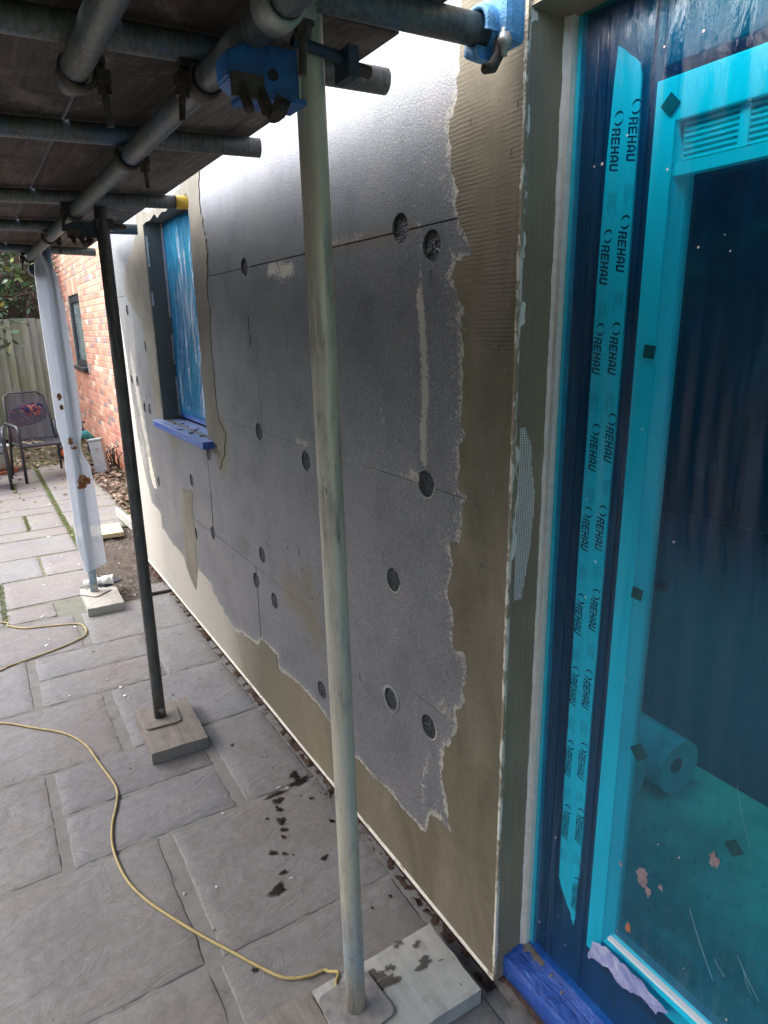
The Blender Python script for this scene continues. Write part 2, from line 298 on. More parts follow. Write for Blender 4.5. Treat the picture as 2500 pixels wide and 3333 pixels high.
    M['leaf_rust'] = k.bsdf(k.ramp(oi, [(0, (.16, .05, .015)), (.5, (.33, .12, .03)), (1, (.50, .24, .06))]), .7)
    M['twig'] = simple('dead_stems', (.13, .09, .065), .9)
    M['grass'] = simple('lawn', (.06, .09, .03), .95, 0, .4, 3, .5)
    M['room_floor'] = simple('screed_floor', (.58, .62, .42), .7, 0, .35, 5, .3)
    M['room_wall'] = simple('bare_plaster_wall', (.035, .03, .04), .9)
    M['bubble'] = simple('clear_film_roll', (.55, .70, .68), .25, 0, .2, 8, .3)
    M['anth'] = simple('anthracite_frame', (.03, .033, .036), .4)
build_mats()

# ------------------------------------------------------------------ object helpers
def link(o, parent=None):
    C.objects.link(o)
    if parent is not None: o.parent = parent
    return o
def tag(o, label=None, cat=None, group=None, kind=None):
    if label: o['label'] = label
    if cat: o['category'] = cat
    if group: o['group'] = group
    if kind: o['kind'] = kind
    return o
def empty(name, loc=(0, 0, 0), rz=0, label=None, cat=None, group=None, kind=None):
    o = bpy.data.objects.new(name, None); o.location = loc; o.rotation_euler = (0, 0, rz); o.empty_display_size = .1
    link(o); return tag(o, label, cat, group, kind)
def mobj(name, me, mat, parent=None, smooth=False):
    if mat is not None: me.materials.append(mat)
    if smooth:
        for p in me.polygons: p.use_smooth = True
    return link(bpy.data.objects.new(name, me), parent)
def pyd(name, v, f, mat, parent=None, smooth=False):
    me = bpy.data.meshes.new(name); me.from_pydata([tuple(map(float, q)) for q in v], [], f); me.update()
    return mobj(name, me, mat, parent, smooth)
def bm_obj(name, bm, mat, parent=None, smooth=False):
    me = bpy.data.meshes.new(name); bm.normal_update(); bm.to_mesh(me); bm.free(); return mobj(name, me, mat, parent, smooth)
def bbox(bm, x0, x1, y0, y1, z0, z1, bev=0.0):
    vs = [bm.verts.new((x, y, z)) for x in (x0, x1) for y in (y0, y1) for z in (z0, z1)]
    fs = [bm.faces.new([vs[i] for i in q]) for q in ((0, 1, 3, 2), (4, 6, 7, 5), (0, 4, 5, 1), (2, 3, 7, 6), (0, 2, 6, 4), (1, 5, 7, 3))]
    if bev:
        es = {e for f in fs for e in f.edges}
        bmesh.ops.bevel(bm, geom=list(es), offset=bev, segments=2, affect='EDGES', profile=.6)
def box(name, b, mat, parent=None, bev=0.0):
    bm = bmesh.new(); bbox(bm, *b, bev); bmesh.ops.recalc_face_normals(bm, faces=bm.faces); return bm_obj(name, bm, mat, parent)
def tube_geo(pts, rad, seg=16, cap=True):
    pts = [Vector(p) for p in pts]; rads = rad if isinstance(rad, (list, tuple)) else [rad] * len(pts)
    v, f = [], []; t0 = (pts[1] - pts[0]).normalized()
    up = Vector((0, 0, 1)) if abs(t0.z) < .9 else Vector((1, 0, 0)); a = t0.cross(up).normalized()
    for i, p in enumerate(pts):
        t = (pts[min(i + 1, len(pts) - 1)] - pts[max(i - 1, 0)]).normalized()
        a = (a - t * a.dot(t)).normalized(); b = t.cross(a)
        for k in range(seg):
            an = 2 * math.pi * k / seg; v.append(p + (a * math.cos(an) + b * math.sin(an)) * rads[i])
    for i in range(len(pts) - 1):
        for k in range(seg):
            f.append((i * seg + k, i * seg + (k + 1) % seg, (i + 1) * seg + (k + 1) % seg, (i + 1) * seg + k))
    if cap: f.append(tuple(reversed(range(seg)))); f.append(tuple(range((len(pts) - 1) * seg, len(pts) * seg)))
    return v, f
class MB:
    def __init__(s): s.v = []; s.f = []
    def add(s, v, f):
        o = len(s.v); s.v += [tuple(q) for q in v]; s.f += [tuple(i + o for i in q) for q in f]; return s
    def tube(s, pts, rad, seg=16, cap=True): return s.add(*tube_geo(pts, rad, seg, cap))
    def box(s, x0, x1, y0, y1, z0, z1):
        v = [(x, y, z) for x in (x0, x1) for y in (y0, y1) for z in (z0, z1)]
        return s.add(v, [(0, 1, 3, 2), (4, 6, 7, 5), (0, 4, 5, 1), (2, 3, 7, 6), (0, 2, 6, 4), (1, 5, 7, 3)])
    def build(s, name, mat, parent=None, smooth=False): return pyd(name, s.v, s.f, mat, parent, smooth)
def smooth_angle(o):
    for p in o.data.polygons: p.use_smooth = len(p.vertices) == 4
    return o
def pipe(name, a, b, mat, parent=None, r=.02415, wall_t=.0035, bend=0.0, n=14):
    """hollow scaffold tube with real wall thickness, slightly bowed"""
    a, b = Vector(a), Vector(b); seg = 32; pts = []
    for i in range(n + 1):
        t = i / n; p = a.lerp(b, t); p += Vector((1, 1, 0)) * bend * math.sin(math.pi * t); pts.append(p)
    v1, f1 = tube_geo(pts, r, seg, False); v2, f2 = tube_geo(pts, r - wall_t, seg, False)
    m = MB(); m.add(v1, f1); m.add(v2, [tuple(reversed(q)) for q in f2]); o = len(v1)
    for base in (0, n * seg):
        for k in range(seg):
            q = (base + k, base + (k + 1) % seg, o + base + (k + 1) % seg, o + base + k)
            m.f.append(q if base else tuple(reversed(q)))
    ob = m.build(name, mat, parent); 
    for i, p in enumerate(ob.data.polygons): p.use_smooth = i < 2 * n * seg
    return ob
def jitter_poly(pts, amp=.004, depth=3, seed=1):
    r = random.Random(seed); P = [Vector((p[0], p[1])) for p in pts]
    for d in range(depth):
        Q = []
        for i, a in enumerate(P):
            b = P[(i + 1) % len(P)]; Q.append(a); L = (b - a).length
            if L > .006:
                n = Vector((-(b - a).y, (b - a).x)) / L; Q.append((a + b) / 2 + n * r.gauss(0, min(amp, L * .13)))
        P = Q
    return [tuple(p) for p in P]
def slab_poly_x(name, pts, x_face, thick, mat, parent=None):
    """ragged sheet on a wall plane: outline in (y, z); face at x_face, body goes +X by thick"""
    tris = tessellate_polygon([[Vector((p[0], p[1], 0)) for p in pts]]); n = len(pts)
    v = [(x_face, p[0], p[1]) for p in pts] + [(x_face + thick, p[0], p[1]) for p in pts]
    area = sum(pts[i][0] * pts[(i + 1) % n][1] - pts[(i + 1) % n][0] * pts[i][1] for i in range(n))
    f = []
    for t in tris:
        a, b, c = t; cr = (pts[b][0] - pts[a][0]) * (pts[c][1] - pts[a][1]) - (pts[c][0] - pts[a][0]) * (pts[b][1] - pts[a][1])
        f.append((a, b, c) if cr < 0 else (a, c, b))
    for i in range(n):
        j = (i + 1) % n; f.append((i, j, n + j, n + i) if area > 0 else (j, i, n + i, n + j))
    return pyd(name, v, f, mat, parent)
def blob_xy(name, cx, cy, r, z, th, mat, parent=None, seed=0, asp=1.0, rough=.35, ang=0):
    q = random.Random(seed); n = 26; ph = [q.uniform(0, 6.28) for _ in range(4)]; v = [(cx, cy, z + th)]; 
    ring = []
    for i in range(n):
        a = 2 * math.pi * i / n; rr = r * (1 + rough * (.5 * math.sin(2 * a + ph[0]) + .35 * math.sin(3 * a + ph[1]) + .3 * math.sin(5 * a + ph[2]) + .25 * math.sin(9 * a + ph[3])) + q.uniform(-.1, .1) * rough)
        x, y = rr * math.cos(a) * asp, rr * math.sin(a); ring.append((x * math.cos(ang) - y * math.sin(ang), x * math.sin(ang) + y * math.cos(ang)))
    v += [(cx + a * .8, cy + b * .8, z + th * .8) for a, b in ring] + [(cx + a, cy + b, z) for a, b in ring]
    f = [(0, 1 + i, 1 + (i + 1) % n) for i in range(n)] + [(1 + i, 1 + n + i, 1 + n + (i + 1) % n, 1 + (i + 1) % n) for i in range(n)]
    return pyd(name, v, f, mat, parent, True)

# ================================================================== GROUND AND PATIO
g = box('ground', (-60, 60, -60, 60, -.30, -.06), M['grass']); tag(g, 'lawn and bare earth around the patio', kind='structure')
patio = empty('patio', (0, 0, 0), label='grey riven sandstone slab patio', kind='structure')
def sheet(name, x0, x1, y0, y1, z, mat, parent, step=.04, amp=.004, sc=9, thick=.05):
    nx, ny = max(2, int((x1 - x0) / step)), max(2, int((y1 - y0) / step)); v, f = [], []
    for j in range(ny + 1):
        for i in range(nx + 1):
            x = x0 + (x1 - x0) * i / nx; y = y0 + (y1 - y0) * j / ny
            v.append((x, y, z + amp * noise.noise(Vector((x * sc, y * sc, 3.1)))))
    for j in range(ny):
        for i in range(nx):
            a = j * (nx + 1) + i; f.append((a, a + 1, a + nx + 2, a + nx + 1))
    return pyd(name, v, f, mat, parent, True)
sheet('mortar_bed', -3.2, .925, -1.6, 4.24, -.0022, M['mortar'], patio, .02, .0032, 30)
sheet('mortar_bed', -3.2, .555, 4.24, 9.6, -.0045, M['mortar'], patio, .04, .004, 14)
sheet('mortar_bed', .555, 1.09, 6.05, 9.6, -.0045, M['mortar'], patio, .04, .004, 14)
soil = sheet('soil', .555, 2.0, 4.225, 9.6, -.022, M['soil'], None, .03, .016, 11); tag(soil, 'bare brown earth with leaf litter beside the patio', kind='structure')
sheet('soil', .0, 1.1, 4.20, 4.52, -.016, M['soil'], soil, .02, .014, 20)
bedsoil = sheet('garden_bed', -4, 2.4, 9.55, 12.6, -.02, M['moss_soil'], None, .06, .03, 5); tag(bedsoil, 'mossy leaf-strewn bed in front of the fence', kind='structure')
sheet('mossy_verge', 1.085, 1.52, 6.3, 9.6, -.008, M['moss_soil'], bedsoil, .04, .015, 8)
def slab(x0, x1, y0, y1, seed):
    r = random.Random(seed); nx = max(3, int((x1 - x0) / .035)); ny = max(3, int((y1 - y0) / .035)); v, f = [], []
    tilt = (r.uniform(-.002, .002), r.uniform(-.002, .002)); cx, cy = (x0 + x1) / 2, (y0 + y1) / 2
    near = y0 < 4.3
    for j in range(ny + 1):
        for i in range(nx + 1):
            u = 0 if i == 0 else 1 if i == nx else .006 / (x1 - x0) + (1 - .012 / (x1 - x0)) * (i - 1) / (nx - 2)
            w_ = 0 if j == 0 else 1 if j == ny else .006 / (y1 - y0) + (1 - .012 / (y1 - y0)) * (j - 1) / (ny - 2)
            x, y = x0 + (x1 - x0) * u, y0 + (y1 - y0) * w_
            e = i in (0, nx) or j in (0, ny)
            if i in (0, 1, nx - 1, nx): x += .005 * noise.noise(Vector((seed * 3.3 + (i > 1) * 7, y * 13, 0))) 
            if j in (0, 1, ny - 1, ny): y += .005 * noise.noise(Vector((x * 13, seed * 5.1 + (j > 1) * 7, 0)))
            z = tilt[0] * (x - cx) + tilt[1] * (y - cy) + .0012 * noise.noise(Vector((x * 7, y * 16, seed))) + .001 * noise.noise(Vector((x * 30, y * 40, seed)))
            if e: z -= .0024
            v.append((x, y, z))
    for j in range(ny):
        for i in range(nx):
            a = j * (nx + 1) + i; f.append((a, a + 1, a + nx + 2, a + nx + 1))
    loop = [i for i in range(nx + 1)] + [(j) * (nx + 1) + nx for j in range(1, ny + 1)] + [ny * (nx + 1) + i for i in range(nx - 1, -1, -1)] + [j * (nx + 1) for j in range(ny - 1, 0, -1)]
    base = len(v)
    for q in loop: x, y, z = v[q]; v.append((x + (cx - x) * .004, y + (cy - y) * .004, -.035))
    n = len(loop)
    for i in range(n): f.append((loop[i], base + i, base + (i + 1) % n, loop[(i + 1) % n]))
    return pyd('slab', v, f, M['slab'], patio, True)
SL = [  # x0,x1,y0,y1 measured from the joints
 (.357,.903,3.705,4.20),(-.25,.312,3.705,4.20),
 (.625,.90,3.15,3.688),(.058,.61,3.425,3.692),(.055,.61,3.15,3.413),(-.60,.018,3.15,3.692),
 (.345,.893,2.605,3.135),(-.30,.303,2.61,3.135),(-.87,-.315,2.61,3.135),
 (.628,.893,2.03,2.592),(.042,.59,2.318,2.592),(.044,.588,2.035,2.30),(-.60,.010,2.04,2.592),
 (.350,.896,1.468,2.015),(-.30,.302,1.475,2.02),(-.87,-.315,1.475,2.02),
 (.335,.885,.90,1.452),(-.30,.305,.90,1.462),(-.87,-.315,.90,1.462),
 (.63,.90,.32,.885),(.04,.615,.32,.885),(-.60,.025,.32,.885),
 (-.035,.230,4.255,4.482),(-.62,-.055,4.255,4.482),(-.85,-.265,3.705,4.20),
 (-.030,.528,4.525,5.04),(-.60,-.055,4.525,5.04),
 (.247,.525,5.06,5.545),(-.35,.228,5.065,5.565),(-.05,.520,5.575,6.085),(-.62,-.065,5.575,6.085),
 (-.08,.52,6.105,6.35),(-.68,-.095,6.105,6.35),
 (.247,.512,6.37,6.935),(-.33,.226,6.37,6.935),
 (-.08,.512,6.955,7.20),(-.68,-.095,6.955,7.20),(-.08,.512,7.215,7.735),(-.68,-.095,7.215,7.735),
 (-.08,.512,7.75,8.025),(-.68,-.095,7.75,8.025),(.232,.510,8.04,8.55),(-.35,.213,8.04,8.55),
 (-.08,.51,8.565,9.10),(-.68,-.095,8.565,9.10),(-.08,.51,9.115,9.58),
 (.560,1.075,6.33,6.875),(.560,1.080,6.89,7.40),(.560,1.075,7.415,7.935),(.560,1.06,7.95,8.49),(.560,1.06,8.505,9.05),(.560,1.05,9.065,9.56),(.575,.97,6.09,6.318)]
for y0, y1 in ((-1.5,-.96),(-.945,-.28),(-.265,.305)):
    for x0, x1 in ((.33,.90),(-.30,.315),(-.9,-.315)): SL.append((x0, x1, y0, y1))
yy = [-1.5,-.95,-.4,.32,.89,1.465,2.03,2.6,3.14,3.7,4.24,4.52,5.05,5.57,6.1,6.36,6.94,7.21,7.74,8.03,8.56,9.1]
for a, b in zip(yy, yy[1:]):
    for x0, x1 in ((-1.5,-.92),(-2.1,-1.515),(-2.7,-2.115)): SL.append((x0, x1, a + .007, b - .007))
for i, s in enumerate(SL): slab(*s, i + 1)
sheet('mortar_bed', .90, 1.06, -1.5, 1.03, -.004, M['mortar'], patio, .012, .012, 22)

# ================================================================== INSULATED WALL
wall_o = empty('insulated_wall', (W, 0, 0), label='house wall clad in silvery grey insulation boards and half covered in tan basecoat render', cat='wall')
def P(o):           # parent keeping world coords (parents are unrotated empties with a translation)
    p = o.parent; o.location = o.location - p.location if p is not None else o.location; return o
YF = 4.83; ZB, ZT = .062, 2.95
WIN = (3.055, 3.89, 1.18, 2.225)
plug_px = [(1303,743),(1404,799),(1387,1575),(1280,1887),(1273,2275),(1396,2365),(795,871),(843,1405),(995,1500),(853,1806),(834,1889),(893,1955),(1047,2246),(624,1563),(517,1567),(694,1735),(637,1735),(415,1010),(475,1126),(448,1241),(430,1236),(488,1332),(472,1327),(680,1475)]
PL = [wall(*p) for p in plug_px]
RP = .0335
rag_px = [(1498,202),(1486,337),(1466,386),(1463,434),(1469,530),(1486,603),(1491,690),(1511,745),(1535,831),(1487,846),(1470,899),(1487,937),(1501,986),(1516,1015),(1501,1034),(1506,1106),(1511,1227),(1506,1352),(1518,1415),(1497,1468),(1494,1596),(1523,1616),(1506,1645),(1504,1731),(1492,1775),(1465,1770),(1477,1837),(1458,1934),(1475,1982),(1477,2112),(1511,2122),(1521,2199),(1511,2291),(1487,2310),(1492,2368),(1463,2430),(1443,2469),(1440,2530),(1461,2659),(1469,2710),(1440,2669),(1405,2648),(1389,2705),(1369,2700),(1353,2674),(1307,2633),(1277,2587),(1215,2536),(1169,2474),(1143,2454),(1051,2320),(1027,2286),(979,2233),(906,2175),(901,2132),(853,2083),(836,2098),(795,2064),(766,2054),(738,2011),(728,1987),(699,1944),(689,1910),(648,1857),(641,1924),(620,1880),(598,1813),(564,1775),(530,1722),(525,1674),(496,1640),(487,1596),(476,1548),(466,1500),(452,1430),(440,1350),(425,1250),(412,1150)]
rag = [wall(*p) for p in rag_px]
smears = []   # ((y,z) a, (y,z) b, width, strength)
def sm_px(pts, wdt, st):
    q = [wall(*p) for p in pts]
    for a, b in zip(q, q[1:]): smears.append((a, b, wdt, st))
sm_px([(1365,950),(1374,1060),(1382,1180),(1385,1290),(1378,1400),(1380,1500)], .017, .92)
sm_px([(1365,740),(1366,860),(1368,950)], .007, .62)
sm_px([(1340,1545),(1370,1560)], .028, .6); sm_px([(1110,1492),(1220,1523),(1340,1550)], .006, .55)
sm_px([(1085,795),(1180,770)], .022, .5); sm_px([(880,880),(945,875)], .038, .72); sm_px([(965,1432),(1000,1450)], .02, .6)
for a, b in zip(rag, rag[1:]): smears.append((a, b, .026, .63))
sm_px([(1440,2300),(1480,2370),(1455,2430)], .04, .5); sm_px([(1350,2240),(1440,2290),(1480,2340)], .03, .32)
sm_px([(1352,2250),(1355,2560)], .006, .4); sm_px([(1395,2440),(1375,2560),(1380,2630)], .02, .5); sm_px([(1005,1596),(1027,1934)], .004, .55)
sm_px([(430,1180),(470,1400),(500,1560)], .10, .62); sm_px([(430,1000),(440,1200)], .08, .4)
sm_px([(1150,1060),(1155,1040)], .006, .5); sm_px([(1240,1330),(1250,1380)], .006, .7); sm_px([(1240,1490),(1243,1465)], .005, .7)
sm_px([(700,560),(712,580)], .02, .35)
dirts = []
def dirt_px(pts, wdt, st):
    q = [wall(*p) for p in pts]
    for a, b in zip(q, q[1:]): dirts.append((a, b, wdt, st))
dirt_px([(719,1381),(735,1430),(725,1520)], .045, 1.0); dirt_px([(560,1430),(575,1450)], .05, .8); dirt_px([(1048,817),(1340,745)], .025, .45)
dirt_px([(940,1920),(1000,1990),(1020,2040)], .07, .8); dirt_px([(1000,1880),(1020,1950)], .05, .6)
dirt_px([(443,850),(455,1000)], .09, .65); dirt_px([(470,760),(480,960)], .03, .4)
def seg_field(y, z, segs):
    out = np.zeros_like(y)
    for (ay, az), (by, bz), wdt, st in segs:
        dy, dz = by - ay, bz - az; L = dy * dy + dz * dz + 1e-9
        t = np.clip(((y - ay) * dy + (z - az) * dz) / L, 0, 1); d = np.hypot(y - ay - t * dy, z - az - t * dz)
        out = np.maximum(out, st * np.exp(-(d / wdt) ** 2))
    return out
def board(y0, y1, z0, z1, seed):
    st = .0095 if y0 < 3.2 else .0125
    ys = np.linspace(y0, y1, max(2, int(round((y1 - y0) / st)) + 1)); zs = np.linspace(z0, z1, max(2, int(round((z1 - z0) / st)) + 1))
    for a, arr in ((WIN[0], 'y'), (WIN[1], 'y')):
        if y0 < a < y1: ys[np.argmin(abs(ys - a))] = a
    for a in WIN[2:]:
        if z0 < a < z1: zs[np.argmin(abs(zs - a))] = a
    dx = random.Random(seed).uniform(-.0012, .0012)
    YY, ZZ = np.meshgrid(ys, zs); ny = len(ys); YF_, ZF_ = YY.ravel().copy(), ZZ.ravel().copy()
    bm = bmesh.new(); vs = [bm.verts.new((W + dx + .0006 * noise.noise(Vector((0, a * 4, b * 4))), a, b)) for a, b in zip(YF_, ZF_)]
    near = [p for p in PL if y0 - .05 < p[0] < y1 + .05 and z0 - .05 < p[1] < z1 + .05]
    for j in range(len(zs) - 1):
        cz = (zs[j] + zs[j + 1]) / 2
        for i in range(ny - 1):
            cy = (ys[i] + ys[i + 1]) / 2
            if WIN[0] < cy < WIN[1] and WIN[2] < cz < WIN[3]: continue
            if any((cy - p[0]) ** 2 + (cz - p[1]) ** 2 < (RP + .001) ** 2 for p in near): continue
            a = j * ny + i; bm.faces.new((vs[a], vs[a + ny], vs[a + ny + 1], vs[a + 1]))
    for v in [v for v in bm.verts if not v.link_faces]: bm.verts.remove(v)
    be = [e for e in bm.edges if len(e.link_faces) == 1]
    for v in {v for e in be for v in e.verts}:
        for p in near:
            d = math.hypot(v.co.y - p[0], v.co.z - p[1])
            if d < RP + .012:
                ey = abs(v.co.y - y0) < 1e-4 or abs(v.co.y - y1) < 1e-4; ez = abs(v.co.z - z0) < 1e-4 or abs(v.co.z - z1) < 1e-4
                if not ey and not ez:
                    rr = RP * (1 + .03 * noise.noise(Vector((v.co.y * 90, v.co.z * 90, 0)))); v.co.y = p[0] + (v.co.y - p[0]) * rr / d; v.co.z = p[1] + (v.co.z - p[1]) * rr / d
    r = bmesh.ops.extrude_edge_only(bm, edges=be)
    for v in [q for q in r['geom'] if isinstance(q, bmesh.types.BMVert)]: v.co.x = W + .03
    y = np.array([v.co.y for v in bm.verts]); z = np.array([v.co.z for v in bm.verts])
    me = bpy.data.meshes.new('insulation_board'); bm.normal_update(); bm.to_mesh(me); bm.free()
    sm = seg_field(y, z, smears); far = np.clip((y - 4.1) / .5, 0, 1) * np.clip((1.7 - z) / .8, 0, 1); sm = np.maximum(sm, far * .55); rg = seg_field(y, z, [(a_, b_, .10, .32) for a_, b_ in zip(rag[:50], rag[1:51])]); sm = np.maximum(sm, np.maximum(rg, np.clip((2.1 - y) / .8, 0, 1) * .20))
    for nm, arr in (('smear', sm), ('dirt', seg_field(y, z, dirts))):
        at = me.attributes.new(nm, 'FLOAT', 'POINT'); at.data.foreach_set('value', arr.astype(np.float32))
    me.materials.append(M['board']); o = bpy.data.objects.new('insulation_board', me); link(o, wall_o); P(o); return o
rows = [(ZB, .7015, [.992, 1.342, 2.54, 3.70, YF]), (.7028, 1.2945, [.992, 1.97, 3.105, 4.35, YF]), (1.2958, 1.881, [.992, 1.322, 2.36, 3.0, 4.40, YF]),
        (1.8838, 2.48, [.992, 2.52, 3.72, YF]), (2.4835, ZT, [.992, 2.0, 3.2, YF])]
sd_ = 0
for z0, z1, ys in rows:
    for a, b in zip(ys, ys[1:]):
        sd_ += 1; board(a + .0005, b - .0005, z0, z1, sd_)
for i, p in enumerate(PL):
    v = [(W + .0045, p[0], p[1])]; n = 22; q = random.Random(i)
    for ring, rr in enumerate((.5, .97)):
        for k in range(n):
            a = 2 * math.pi * k / n; v.append((W + .0045 + q.uniform(-.0015, .0015), p[0] + RP * rr * math.cos(a), p[1] + RP * rr * math.sin(a)))
    f = [(0, 1 + (k + 1) % n, 1 + k) for k in range(n)] + [(1 + k, 1 + (k + 1) % n, 1 + n + (k + 1) % n, 1 + n + k) for k in range(n)]
    o = pyd('insulation_plug', v, f, M['plug'], wall_o); P(o)
# bright worn rings round some plugs
for (px, r0, r1, a0, a1) in (((1273, 2275), .034, .043, 0, 360), ((1396, 2365), .0335, .037, 130, 290), ((1387, 1575), .0335, .036, 180, 330), ((1280, 1887), .0335, .0365, 190, 320)):
    p = wall(*px); n = 40; v = []
    for k in range(n + 1):
        a = R(a0 + (a1 - a0) * k / n); wv_ = 1 + .05 * math.sin(3 * a) if r1 > .04 else 1
        e = 1 if a1 - a0 > 350 else math.sin(math.pi * k / n); rr1 = r0 + (r1 * wv_ - r0) * e
        for rr in (r0, rr1): v.append((W - .0012, p[0] + rr * math.cos(a), p[1] + rr * math.sin(a)))
        v.append((W + .0005, p[0] + (rr1 + .0008) * math.cos(a), p[1] + (rr1 + .0008) * math.sin(a)))
    f = []
    for k in range(n):
        a, b = 3 * k, 3 * (k + 1); f += [(a, b, b + 1, a + 1), (a + 1, b + 1, b + 2, a + 2)]
    o = pyd('plug_rim', v, f, M['rim_grey'] if r1 > .04 else M['bead_dirty'], wall_o, True); P(o)
# wall core behind boards, with window and door holes
core = MB()
core.box(W + .028, W + .35, 1.0, WIN[0] - .012, .1, ZT - .01); core.box(W + .028, W + .35, WIN[1] + .012, YF - .02, .1, ZT - .01)
core.box(W + .028, W + .35, WIN[0] - .012, WIN[1] + .012, .1, WIN[2] - .012); core.box(W + .028, W + .35, WIN[0] - .012, WIN[1] + .012, WIN[3] + .012, ZT - .01)
core.box(W + .03, W + .35, -1.35, 1.0, 2.21, ZT - .01)
core.box(W + .03, W + .35, -3.2, -1.35, .1, ZT - .01)
P(core.build('masonry_core', M['room_wall'], wall_o))
o = box('far_end_return', (W + .001, 1.46, YF - .02, YF + .002, ZB, ZT), M['surround'], wall_o); P(o)
P(box('header_render', (W, W + .03, -3.2, .985, 2.195, ZT), M['coat'], wall_o)); P(box('near_side_render', (W, W + .03, -3.2, -1.33, ZB, 2.194), M['coat'], wall_o))
# basecoat layers
poly = [(.990, ZT - .3)] + [(wall(1500, 100)[0], ZT - .3)] + rag + [(YF - .002, 1.95), (YF - .002, ZB + .001), (.990, ZB + .001)]
main = jitter_poly(poly, .0035, 3, 5)
o = slab_poly_x('basecoat', main, W - .0022, .005, M['coat'], wall_o); P(o)
def px_poly(name, px, mat, th=.003, seed=1, amp=.007, depth=4):
    o = slab_poly_x(name, jitter_poly([wall(*p) for p in px], amp, depth, seed), W - th - .0004, th + .004, mat, wall_o); return P(o)
sy0 = WIN[0] - .002
px_poly('window_surround', [(609,629),(613,560),(649,560),(647,600),(654,696),(671,793),(674,899),(686,1034),(690,1130),(698,1227),(710,1347),(719,1381),(736,1415),(729,1492),(712,1526),(708,1444),(686,1430),(679,1425),(668,1300),(648,1080),(632,890)], M['surround'], .002, 3)
px_poly('window_surround', [(466,735),(447,740),(439,776),(430,830),(409,869),(407,953),(432,1004),(462,1037),(489,1206),(513,1354),(533,1367),(519,1230),(505,1100),(490,965),(478,850)], M['surround'], .002, 4)
px_poly('window_surround', [(466,734),(443,740),(443,700),(560,640),(612,560),(649,540),(649,575),(609,629)], M['surround'], .0015, 9)
px_poly('dried_smear', [(590,1590),(625,1600),(626,1650),(633,1700),(640,1760),(642,1850),(641,1920),(628,1900),(610,1850),(602,1780),(595,1700),(588,1640)], M['surround'], .0015, 6)
px_poly('pale_smear', [(484,1485),(492,1490),(500,1530),(512,1586),(503,1590),(492,1550)], M['bead_dirty'], .002, 7)
# cracks and slivers of peeled skin on the boards
for i, (a, b) in enumerate([((808,1030),(811,1075)),((813,1085),(815,1122)),((687,1601),(694,1717)),((625,1686),(692,1733)),((476,1283),(482,1345))]):
    (y0, z0), (y1, z1) = wall(*a), wall(*b); wd = .0022 if i < 2 else .0012
    pts = jitter_poly([(y0 - wd, z0), (y0 + wd, z0), (y1 + wd, z1), (y1 - wd, z1)], .0015, 3, i)
    P(slab_poly_x('crack', pts, W - .0012, .001, M['black'], wall_o))

mb = MB(); q = random.Random(55)
for i in range(45):
    y, z = q.uniform(1.0, 1.19), q.uniform(.5, 2.1); L = q.uniform(.004, .016)
    if q.random() < .7: mb.box(W - .0030, W - .002, y, y + .0009, z, z + L)
    else: mb.box(W - .0030, W - .002, y, y + L * .6, z, z + .0009)
o = mb.build('mesh_imprint', M['splat'], wall_o); P(o); o['kind'] = 'stuff'
for i in range(40):
    y, z = q.uniform(1.05, 2.4), q.uniform(.4, 1.8); a, L, wd = q.uniform(-.5, 1.2), q.uniform(.008, .035), q.uniform(.0006, .0016)
    d = (math.sin(a) * L, math.cos(a) * L); pts = jitter_poly([(y - wd, z), (y + wd, z), (y + d[0] + wd * .4, z + d[1]), (y + d[0] - wd * .4, z + d[1])], .001, 2, i)
    P(slab_poly_x('scuff', pts, W - .0014, .0016, M['rim_grey'], wall_o))
# starter track along the base
ys = np.linspace(.985, YF, 120); v, f = [], []
for i, y in enumerate(ys):
    j = .0022 * noise.noise(Vector((y * 22, 0, 0))) + .0015 * noise.noise(Vector((y * 70, 3, 0)))
    for x, z in ((W - .0065, ZB + .001 + j), (W - .0072, ZB - .004), (W + .03, ZB - .006), (W + .03, ZB + .002), (W - .001, ZB + .005 + j)): v.append((x, y, z))
for i in range(len(ys) - 1):
    for k in range(5): a = i * 5 + k; b = i * 5 + (k + 1) % 5; f.append((a, b, b + 5, a + 5))
P(pyd('base_track', v, f, M['bead_patchy2'], wall_o))
# brick plinth under the overhang with rubble
o = box('plinth', (W + .028, W + .3, 1.02, YF - .03, -.12, ZB + .03), M['plinth'], wall_o); P(o)
gap = sheet('gap_rubble', .897, .96, 1.0, 4.9, -.004, M['plinth'], None, .012, .026, 28); tag(gap, 'crumbly brown mortar strip along the foot of the wall', kind='stuff')
mb = MB(); r = random.Random(3)
for i in range(420):
    y = r.uniform(1.0, 4.8); x = .912 + r.uniform(-.012, .03); s = r.uniform(.0015, .0055); mb.add(*[[(x + r.uniform(-s, s), y + r.uniform(-s, s) * 1.4, .0 + r.uniform(0, 1.6 * s)) for _ in range(6)], [(0, 1, 2), (0, 2, 3), (1, 4, 5), (2, 3, 5), (0, 4, 1), (3, 4, 5)]])
o = mb.build('crumbs', M['plinth'], gap); o['kind'] = 'stuff'

